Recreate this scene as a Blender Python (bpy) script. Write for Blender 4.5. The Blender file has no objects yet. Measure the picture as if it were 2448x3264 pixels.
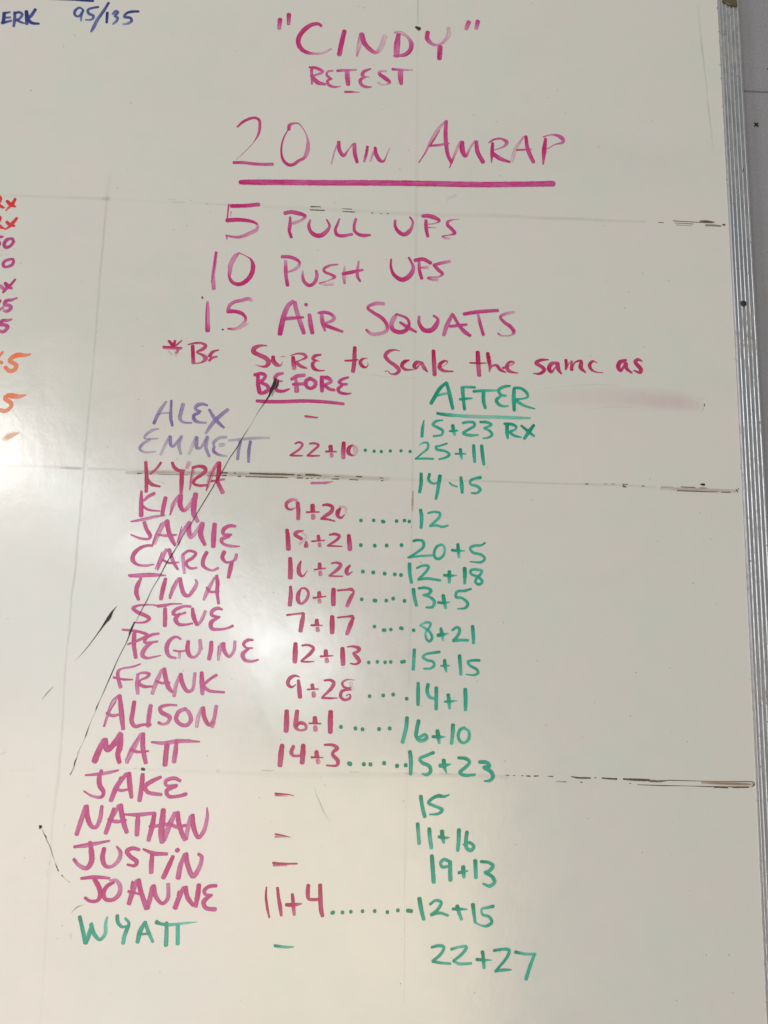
import bpy, bmesh, math, random
from mathutils import Vector, Matrix
sc = bpy.context.scene
C = sc.collection
H0 = 1.5          # height of the middle of the board above the floor

# ---------------------------------------------------------------- camera
cam = bpy.data.cameras.new('camera'); co = bpy.data.objects.new('camera', cam); C.objects.link(co)
cam.sensor_fit = 'VERTICAL'; cam.sensor_height = 36.0; cam.sensor_width = 27.0; cam.lens = 30.165
cam.clip_start = 0.01; cam.clip_end = 60
ri = Vector((0.99934030, -0.02540097, 0.02595694))
up = Vector((-0.02968362, -0.15947795, 0.98675512))
ba = Vector((-0.02092497, -0.98687467, -0.16012673))
m = Matrix.Identity(4)
for i in range(3):
    m[i][0] = ri[i]; m[i][1] = up[i]; m[i][2] = ba[i]
m.translation = Vector((-0.0517685, -0.9188724, -0.1865604 + H0))
co.matrix_world = m
sc.camera = co

# ---------------------------------------------------------------- world and lamps
w = bpy.data.worlds.new('World'); sc.world = w; w.use_nodes = True
bgn = w.node_tree.nodes['Background']; bgn.inputs[0].default_value = (0.89, 0.96, 0.99, 1); bgn.inputs[1].default_value = 0.33
sc.view_settings.view_transform = 'Standard'; sc.view_settings.look = 'None'
sc.view_settings.exposure = -0.37; sc.view_settings.gamma = 1.0

def area(name, loc, sx, sy, watts, col, roll=0.0, aim=None):
    l = bpy.data.lights.new(name, 'AREA'); l.shape = 'RECTANGLE'; l.size = sx; l.size_y = sy
    l.energy = watts; l.color = col
    o = bpy.data.objects.new(name, l); C.objects.link(o)
    loc = Vector((loc[0], loc[1], loc[2] + H0))
    if aim is None: aim = Vector((loc.x, 0, loc.z))
    else: aim = Vector((aim[0], aim[1], aim[2] + H0))
    q = (aim - loc).to_track_quat('-Z', 'Y')
    o.matrix_world = Matrix.Translation(loc) @ q.to_matrix().to_4x4() @ Matrix.Rotation(roll, 4, 'Z')
    return o
# open bay door low behind the camera, strip lamps and a soft overhead lamp
area('bay_door_light', (-1.70, -4.0, -1.62), 2.1, 2.05, 60, (1.0, 0.82, 0.72))
area('bay_door_light', (0.02, -4.0, -1.70), 1.3, 1.9, 34, (1.0, 0.83, 0.56))
area('strip_lamp', (-1.30, -4.0, 0.36), 2.5, 0.2, 20, (0.93, 0.97, 1.0), roll=math.radians(-33))
area('upper_bay_light', (-1.95, -4.0, -0.10), 2.2, 0.9, 18, (0.97, 0.98, 1.0), roll=math.radians(-33))
area('glare_spot_light', (-2.34, -4.0, 0.90), 0.34, 0.3, 13, (1.0, 0.97, 0.90), roll=0.4)  # added small light for the near-white glare peak at the left
area('glare_spot_light', (-0.46, -4.0, -0.25), 0.42, 0.2, 5, (0.97, 0.98, 1.0), roll=-0.5)  # second added light, for the glare peak nearer the middle
area('rail_highlight_light', (-4.2, -3.0, 1.25), 1.0, 2.4, 75, (0.97, 0.99, 1.0), aim=(0.36, 0, 0.3))  # added light, kept out of the board's reflection, to brighten the rail ridges
area('ceiling_lamp', (0.2, -1.8, 3.8), 1.8, 0.6, 34, (1.0, 0.86, 0.66), aim=(0.0, 0, 0))

# ---------------------------------------------------------------- material helpers
def newmat(name):
    mt = bpy.data.materials.new(name); mt.use_nodes = True
    nt = mt.node_tree; b = nt.nodes['Principled BSDF']
    return mt, nt, b
def N(nt, typ, **kw):
    n = nt.nodes.new(typ)
    for k, v in kw.items():
        setattr(n, k, v)
    return n
def setin(n, **kw):
    for k, v in kw.items():
        n.inputs[k].default_value = v
def math_(nt, op, a, b=None, c=None, clamp=False):
    n = nt.nodes.new('ShaderNodeMath'); n.operation = op; n.use_clamp = clamp
    for i, v in enumerate((a, b, c)):
        if v is None: continue
        if isinstance(v, (int, float)): n.inputs[i].default_value = v
        else: nt.links.new(v, n.inputs[i])
    return n.outputs[0]
def ramp(nt, fac, stops):
    r = nt.nodes.new('ShaderNodeValToRGB'); nt.links.new(fac, r.inputs[0])
    e = r.color_ramp.elements
    while len(e) < len(stops): e.new(0.5)
    for i, (p, c) in enumerate(stops):
        e[i].position = p; e[i].color = c if len(c) == 4 else (*c, 1)
    return r.outputs[0]
def noise(nt, scale, detail=2, rough=0.5, vec=None, dist=0.0):
    n = nt.nodes.new('ShaderNodeTexNoise'); n.inputs['Scale'].default_value = scale
    n.inputs['Detail'].default_value = detail; n.inputs['Roughness'].default_value = rough
    n.inputs['Distortion'].default_value = dist
    if vec is not None: nt.links.new(vec, n.inputs['Vector'])
    return n.outputs[0]
def objco(nt):
    return nt.nodes.new('ShaderNodeTexCoord').outputs['Object']
def mapping(nt, vec, scale=(1, 1, 1), loc=(0, 0, 0), rot=(0, 0, 0)):
    n = nt.nodes.new('ShaderNodeMapping'); nt.links.new(vec, n.inputs[0])
    n.inputs['Scale'].default_value = scale; n.inputs['Location'].default_value = loc; n.inputs['Rotation'].default_value = rot
    return n.outputs[0]
def mixc(nt, fac, a, b, blend='MIX'):
    n = nt.nodes.new('ShaderNodeMix'); n.data_type = 'RGBA'; n.blend_type = blend
    for s, v in ((0, fac), (6, a), (7, b)):
        if isinstance(v, (int, float)): n.inputs[s].default_value = v
        elif isinstance(v, tuple): n.inputs[s].default_value = v if len(v) == 4 else (*v, 1)
        else: nt.links.new(v, n.inputs[s])
    return n.outputs[2]
def srgb(r, g, b):
    f = lambda c: (c/255/12.92 if c/255 <= .04045 else ((c/255+.055)/1.055)**2.4)
    return (f(r), f(g), f(b))

# white board enamel
M_BOARD, nt, b = newmat('whiteboard_enamel')
oc = objco(nt)
c1 = ramp(nt, noise(nt, 9, 4, 0.65, oc), [(0.35, (0.632, 0.650, 0.602)), (0.5, (0.652, 0.645, 0.606)), (0.65, (0.668, 0.645, 0.614))])
c2 = ramp(nt, noise(nt, 42, 3, 0.6, mapping(nt, oc, loc=(3, 0, 7))), [(0.3, (0.965, 0.985, 0.965)), (0.7, (1.0, 0.985, 0.985))])
col = mixc(nt, 1.0, c1, c2, 'MULTIPLY')
# wiped ink film: long soft swipes that never came off
sw = noise(nt, 3.2, 5, 0.6, mapping(nt, oc, scale=(1.0, 1.0, 2.3), rot=(0, math.radians(12), 0)), dist=0.6)
col = mixc(nt, ramp(nt, sw, [(0.52, (0, 0, 0)), (0.78, (0.16, 0.16, 0.16))]), col, (0.47, 0.475, 0.46))
# pin-prick dirt
v = N(nt, 'ShaderNodeTexVoronoi'); nt.links.new(oc, v.inputs['Vector']); v.inputs['Scale'].default_value = 95
wn = N(nt, 'ShaderNodeTexWhiteNoise'); nt.links.new(v.outputs['Position'], wn.inputs['Vector'])
near = math_(nt, 'LESS_THAN', v.outputs['Distance'], math_(nt, 'MULTIPLY', wn.outputs['Value'], 0.075))
few = math_(nt, 'GREATER_THAN', wn.outputs['Value'], 0.90)
col = mixc(nt, math_(nt, 'MULTIPLY', math_(nt, 'MULTIPLY', near, few), 0.45), col, (0.16, 0.15, 0.12))
nt.links.new(col, b.inputs['Base Color'])
rg = ramp(nt, noise(nt, 14, 5, 0.7, oc, dist=0.8), [(0.3, (0.14,)*3), (0.7, (0.24,)*3)])
nt.links.new(rg, b.inputs['Roughness'])
bp = N(nt, 'ShaderNodeBump'); bp.inputs['Strength'].default_value = 0.35; bp.inputs['Distance'].default_value = 0.0006
nt.links.new(noise(nt, 28, 5, 0.65, oc), bp.inputs['Height']); nt.links.new(bp.outputs[0], b.inputs['Normal'])
b.inputs['IOR'].default_value = 1.75

# marker inks: one shader, several pigments
def ink(name, dense, thin, kind='ink', gloss=0.3, ragged=1.5, thick=1.0):
    mt, nt, b = newmat(name)
    at = N(nt, 'ShaderNodeAttribute', attribute_name='dens').outputs['Fac']
    uv = N(nt, 'ShaderNodeAttribute', attribute_name='ribbon').outputs['Vector']
    sx = N(nt, 'ShaderNodeSeparateXYZ'); nt.links.new(uv, sx.inputs[0])
    u, vv = sx.outputs[0], sx.outputs[1]
    av = math_(nt, 'ABSOLUTE', vv)
    oc = objco(nt)
    if kind == 'ink':
        cb = N(nt, 'ShaderNodeCombineXYZ')
        nt.links.new(math_(nt, 'MULTIPLY', u, 38.0), cb.inputs[0]); nt.links.new(math_(nt, 'MULTIPLY', vv, 1.5), cb.inputs[1]); nt.links.new(sx.outputs[2], cb.inputs[2])
        streak = noise(nt, 1.6, 4, 0.6, cb.outputs[0])
        blot = noise(nt, 210, 3, 0.6, oc)
        wob = noise(nt, 900, 2, 0.6, oc)
        # edge: soft, a little ragged
        e = math_(nt, 'SUBTRACT', 1.02, math_(nt, 'ADD', av, math_(nt, 'MULTIPLY', math_(nt, 'SUBTRACT', wob, 0.5), 0.42)))
        edge = N(nt, 'ShaderNodeMapRange', interpolation_type='SMOOTHSTEP'); nt.links.new(e, edge.inputs[0])
        edge.inputs[1].default_value = -0.02; edge.inputs[2].default_value = 0.16
        # pigment pools near the edges of the stroke
        pool = N(nt, 'ShaderNodeMapRange', interpolation_type='SMOOTHSTEP'); nt.links.new(av, pool.inputs[0])
        pool.inputs[1].default_value = 0.45; pool.inputs[2].default_value = 0.85; pool.inputs[3].default_value = 0.0; pool.inputs[4].default_value = 0.10
        d = math_(nt, 'ADD', at, pool.outputs[0])
        d = math_(nt, 'ADD', d, math_(nt, 'MULTIPLY', math_(nt, 'SUBTRACT', streak, 0.5), 0.85))
        d = math_(nt, 'ADD', d, math_(nt, 'MULTIPLY', math_(nt, 'SUBTRACT', blot, 0.5), 0.22), clamp=True)
        colr = ramp(nt, d, [(0.6, thin), (1.0, dense)])
        al = math_(nt, 'MULTIPLY', math_(nt, 'MULTIPLY', d, 1.04, clamp=True), edge.outputs[0])
        nt.links.new(colr, b.inputs['Base Color'])
    elif kind == 'smear':
        n1 = noise(nt, 60, 5, 0.65, oc)
        e = N(nt, 'ShaderNodeMapRange', interpolation_type='SMOOTHSTEP'); nt.links.new(av, e.inputs[0])
        e.inputs[1].default_value = 1.0; e.inputs[2].default_value = 0.15
        k = math_(nt, 'MULTIPLY_ADD', math_(nt, 'SUBTRACT', n1, 0.5), 1.6, 1.0)
        al = math_(nt, 'MULTIPLY', math_(nt, 'MULTIPLY', math_(nt, 'MULTIPLY', at, thick), k, clamp=True), e.outputs[0])
        b.inputs['Base Color'].default_value = (*dense, 1)
    else:   # hard residue, broken up
        n1 = noise(nt, 420, 4, 0.7, oc)
        e = math_(nt, 'SUBTRACT', 1.15, math_(nt, 'ADD', av, math_(nt, 'MULTIPLY', math_(nt, 'SUBTRACT', n1, 0.45), ragged)))
        ed = N(nt, 'ShaderNodeMapRange', interpolation_type='SMOOTHSTEP'); nt.links.new(e, ed.inputs[0])
        ed.inputs[1].default_value = 0.0; ed.inputs[2].default_value = 0.3
        al = math_(nt, 'MULTIPLY', at, ed.outputs[0], clamp=True)
        b.inputs['Base Color'].default_value = (*dense, 1)
    nt.links.new(al, b.inputs['Alpha'])
    b.inputs['Roughness'].default_value = gloss
    b.inputs['IOR'].default_value = 1.45
    return mt
INK = {
 'P': ink('pink_marker', srgb(184, 28, 106), srgb(216, 100, 172)),
 'Q': ink('pink_marker_fresh', srgb(182, 26, 104), srgb(212, 84, 162)),
 'C': ink('crimson_marker', srgb(172, 8, 70), srgb(212, 80, 146)),
 'M': ink('magenta_marker', srgb(176, 30, 112), srgb(202, 84, 160)),
 'R': ink('red_marker', srgb(212, 34, 40), srgb(222, 86, 92)),
 'O': ink('orange_marker', srgb(240, 100, 36), srgb(242, 140, 92)),
 'B': ink('blue_marker', srgb(34, 36, 112), srgb(76, 96, 176)),
 'V': ink('violet_marker', srgb(92, 60, 140), srgb(150, 128, 184)),
 'T': ink('green_marker', srgb(0, 134, 104), srgb(56, 202, 180)),
 'K': ink('black_smear', srgb(26, 22, 16), srgb(50, 46, 40), kind='hard', gloss=0.5, ragged=0.6),
 'N': ink('tape_residue', srgb(94, 80, 64), srgb(50, 40, 32), kind='hard', gloss=0.6),
 'F': ink('grey_film', srgb(150, 150, 136), srgb(92, 92, 80), kind='smear', gloss=0.5, thick=0.32),
 'E': ink('rust_film', srgb(158, 128, 104), srgb(128, 92, 68), kind='smear', gloss=0.6),
 'A': ink('orange_film', srgb(250, 160, 110), srgb(190, 80, 120), kind='smear', gloss=0.4, thick=0.9),
 'L': ink('pink_film', srgb(216, 140, 170), srgb(190, 80, 120), kind='smear', gloss=0.4, thick=0.34),
}

# brushed aluminium with grime in the grooves
M_ALU, nt, b = newmat('brushed_aluminium')
oc = objco(nt)
g = noise(nt, 150, 5, 0.7, mapping(nt, oc, scale=(1.6, 1, 0.6)))
g2 = noise(nt, 7, 3, 0.6, mapping(nt, oc, scale=(3, 1, 1), loc=(5, 0, 1)))
dirt = math_(nt, 'MULTIPLY', ramp(nt, g, [(0.46, (0, 0, 0)), (0.64, (1, 1, 1))]), ramp(nt, g2, [(0.42, (0, 0, 0)), (0.62, (1, 1, 1))]))
nt.links.new(mixc(nt, math_(nt, 'MULTIPLY', dirt, 0.75), (0.50, 0.50, 0.515), (0.17, 0.16, 0.14)), b.inputs['Base Color'])
nt.links.new(math_(nt, 'MULTIPLY_ADD', dirt, -0.9, 0.95, clamp=True), b.inputs['Metallic'])
nt.links.new(math_(nt, 'MULTIPLY_ADD', dirt, 0.35, 0.36), b.inputs['Roughness'])
bp = N(nt, 'ShaderNodeBump'); bp.inputs['Strength'].default_value = 0.12; bp.inputs['Distance'].default_value = 0.0001
nt.links.new(noise(nt, 700, 3, 0.6, mapping(nt, oc, scale=(4, 1, 0.12))), bp.inputs['Height']); nt.links.new(bp.outputs[0], b.inputs['Normal'])

M_DARK, nt, b = newmat('dark_metal')
oc = objco(nt)
nt.links.new(ramp(nt, noise(nt, 600, 3, 0.6, oc), [(0.3, (0.008, 0.007, 0.007)), (0.7, (0.025, 0.022, 0.022))]), b.inputs['Base Color'])
b.inputs['Roughness'].default_value = 0.6
M_HOLE, nt, b = newmat('black_recess')
nt.links.new(ramp(nt, noise(nt, 800, 2, 0.5, objco(nt)), [(0.3, (0.004, 0.004, 0.004)), (0.7, (0.012, 0.012, 0.012))]), b.inputs['Base Color']); b.inputs['Roughness'].default_value = 0.9

# grey painted wall sheet
M_WALL, nt, b = newmat('grey_wall_paint')
oc = objco(nt)
wc = ramp(nt, noise(nt, 330, 4, 0.7, oc), [(0.3, (0.220, 0.224, 0.248)), (0.7, (0.295, 0.297, 0.320))])
wc = mixc(nt, ramp(nt, noise(nt, 12, 4, 0.6, oc), [(0.4, (0, 0, 0)), (0.75, (0.5, 0.5, 0.5))]), wc, (0.23, 0.23, 0.225))
vd = N(nt, 'ShaderNodeTexVoronoi'); vd.inputs['Scale'].default_value = 330; nt.links.new(oc, vd.inputs['Vector'])
w2 = N(nt, 'ShaderNodeTexWhiteNoise'); nt.links.new(vd.outputs['Position'], w2.inputs['Vector'])
spk = math_(nt, 'MULTIPLY', math_(nt, 'LESS_THAN', vd.outputs['Distance'], 0.22), math_(nt, 'GREATER_THAN', w2.outputs['Value'], 0.93))
wc = mixc(nt, math_(nt, 'MULTIPLY', spk, 0.6), wc, (0.08, 0.08, 0.085))
nt.links.new(wc, b.inputs['Base Color']); b.inputs['Roughness'].default_value = 0.55
bp = N(nt, 'ShaderNodeBump'); bp.inputs['Strength'].default_value = 0.4; bp.inputs['Distance'].default_value = 0.0005
nt.links.new(noise(nt, 400, 3, 0.6, oc), bp.inputs['Height']); nt.links.new(bp.outputs[0], b.inputs['Normal'])

M_TAPE, nt, b = newmat('olive_tape')
oc = objco(nt)
nt.links.new(ramp(nt, noise(nt, 160, 4, 0.65, oc), [(0.3, (0.065, 0.052, 0.022)), (0.7, (0.13, 0.105, 0.04))]), b.inputs['Base Color'])
b.inputs['Roughness'].default_value = 0.45
bp = N(nt, 'ShaderNodeBump'); bp.inputs['Strength'].default_value = 0.6; bp.inputs['Distance'].default_value = 0.0004
nt.links.new(noise(nt, 300, 3, 0.6, oc), bp.inputs['Height']); nt.links.new(bp.outputs[0], b.inputs['Normal'])

M_GRIME, nt, b = newmat('grime')
b.inputs['Roughness'].default_value = 0.8
nt.links.new(ramp(nt, noise(nt, 500, 3, 0.6, objco(nt)), [(0.3, (0.02, 0.018, 0.015)), (0.7, (0.07, 0.06, 0.05))]), b.inputs['Base Color'])

# ---------------------------------------------------------------- object helpers
def link(name, me, mat, parent=None, label=None):
    o = bpy.data.objects.new(name, me); C.objects.link(o)
    if mat: me.materials.append(mat)
    if parent: o.parent = parent
    if label: o['label'] = label
    return o
def from_py(name, verts, faces, smooth=False):
    me = bpy.data.meshes.new(name); me.from_pydata(verts, [], faces); me.update()
    if smooth:
        for p in me.polygons: p.use_smooth = True
    return me
def boxverts(x0, x1, y0, y1, z0, z1):
    v = [(x, y, z) for x in (x0, x1) for y in (y0, y1) for z in (z0, z1)]
    f = [(0, 1, 3, 2), (4, 6, 7, 5), (0, 4, 5, 1), (2, 3, 7, 6), (0, 2, 6, 4), (1, 5, 7, 3)]
    return v, f

board = bpy.data.objects.new('whiteboard', None); C.objects.link(board); board.location = (0, 0, H0)
board['label'] = 'glossy white dry erase board covered in marker writing, with a ribbed metal edge'
board['category'] = 'whiteboard'

ZT, ZB = 0.74, -0.72
def xin(z):     # inner edge of the metal rail, very slightly bowed
    t = (z + 0.02) / 0.6
    return 0.3615 - 0.0041 * t - 0.0014 * t * t
v, f = boxverts(-1.05, 0.372, 0.0, 0.008, ZB, ZT)
link('writing_panel', from_py('writing_panel', v, f), M_BOARD, board)

# metal rail: extruded profile (u across, h proud of the board), ridges along it
prof = [(0.0000, -0.0005), (0.0002, 0.0020), (0.0013, 0.0032), (0.0017, 0.0033), (0.0020, 0.0029)]
for k in range(1, 6):
    c = 0.00455 * k + 0.0004
    prof += [(c - 0.00095, 0.0029), (c - 0.00025, 0.00345), (c + 0.00010, 0.00355), (c + 0.00045, 0.0034), (c + 0.00065, 0.0029)]
prof += [(0.0247, 0.0030), (0.0253, 0.0024), (0.0254, -0.0115)]
ns = 40
vs, fs = [], []
for i in range(ns + 1):
    z = ZB + (ZT - ZB) * i / ns
    for (u, h) in prof:
        vs.append((xin(z) + u, -h, z))
n = len(prof)
for i in range(ns):
    for j in range(n - 1):
        a = i * n + j
        fs.append((a, a + 1, a + n + 1, a + n))
rail = link('metal_rail', from_py('metal_rail', vs, fs), M_ALU, board, 'ribbed aluminium rail along the right edge')
for p in rail.data.polygons: p.use_smooth = False

def disc(cx, cz, y, r, dome, seg=20, jitter=0.0, rng=None):
    vs = []; fs = []
    rings = [(1.0, 0.0), (0.96, 0.35), (0.8, 0.75), (0.5, 0.95)]
    for rr, hh in rings:
        for s in range(seg):
            a = 2 * math.pi * s / seg
            q = r * rr * (1 + (rng.uniform(-jitter, jitter) if rng else 0))
            vs.append((cx + q * math.cos(a), y - dome * hh, cz + q * math.sin(a)))
    vs.append((cx, y - dome, cz))
    for k in range(len(rings) - 1):
        for s in range(seg):
            a = k * seg + s; b2 = k * seg + (s + 1) % seg
            fs.append((a, b2, b2 + seg, a + seg))
    k = (len(rings) - 1) * seg
    for s in range(seg): fs.append((k + s, k + (s + 1) % seg, len(vs) - 1))
    return vs, fs
rng = random.Random(4)
v, f = disc(0.3705, 0.2147, -0.0030, 0.0036, 0.0012, jitter=0.06, rng=rng)
scr = link('screw', from_py('screw', v, f, True), M_DARK, rail, 'black round screw head in the metal rail')

# grime flecks caught on the rail: many tiny chips in one part
rng = random.Random(11)
vs, fs = [], []
for _ in range(90):
    z = rng.uniform(-0.55, 0.61); u = rng.choice([rng.uniform(-0.0008, 0.0002), 0.0045, 0.009, 0.0136, 0.0182, 0.0228]) + rng.uniform(-0.0008, 0.0008)
    h = 0.0041 if u > 0.001 else 0.0002
    r = rng.uniform(0.0002, 0.0006); st = rng.uniform(1, 4)
    b0 = len(vs); m_ = 6
    for s in range(m_):
        a = 2 * math.pi * s / m_; q = r * rng.uniform(0.6, 1.2)
        vs.append((xin(z) + u + q * math.cos(a) * 0.8, -h, z + q * math.sin(a) * st))
    vs.append((xin(z) + u, -h - 0.0002, z))
    for s in range(m_): fs.append((b0 + s, b0 + (s + 1) % m_, b0 + m_))
o = link('grime', from_py('grime', vs, fs), M_GRIME, rail); o['kind'] = 'stuff'

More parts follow.
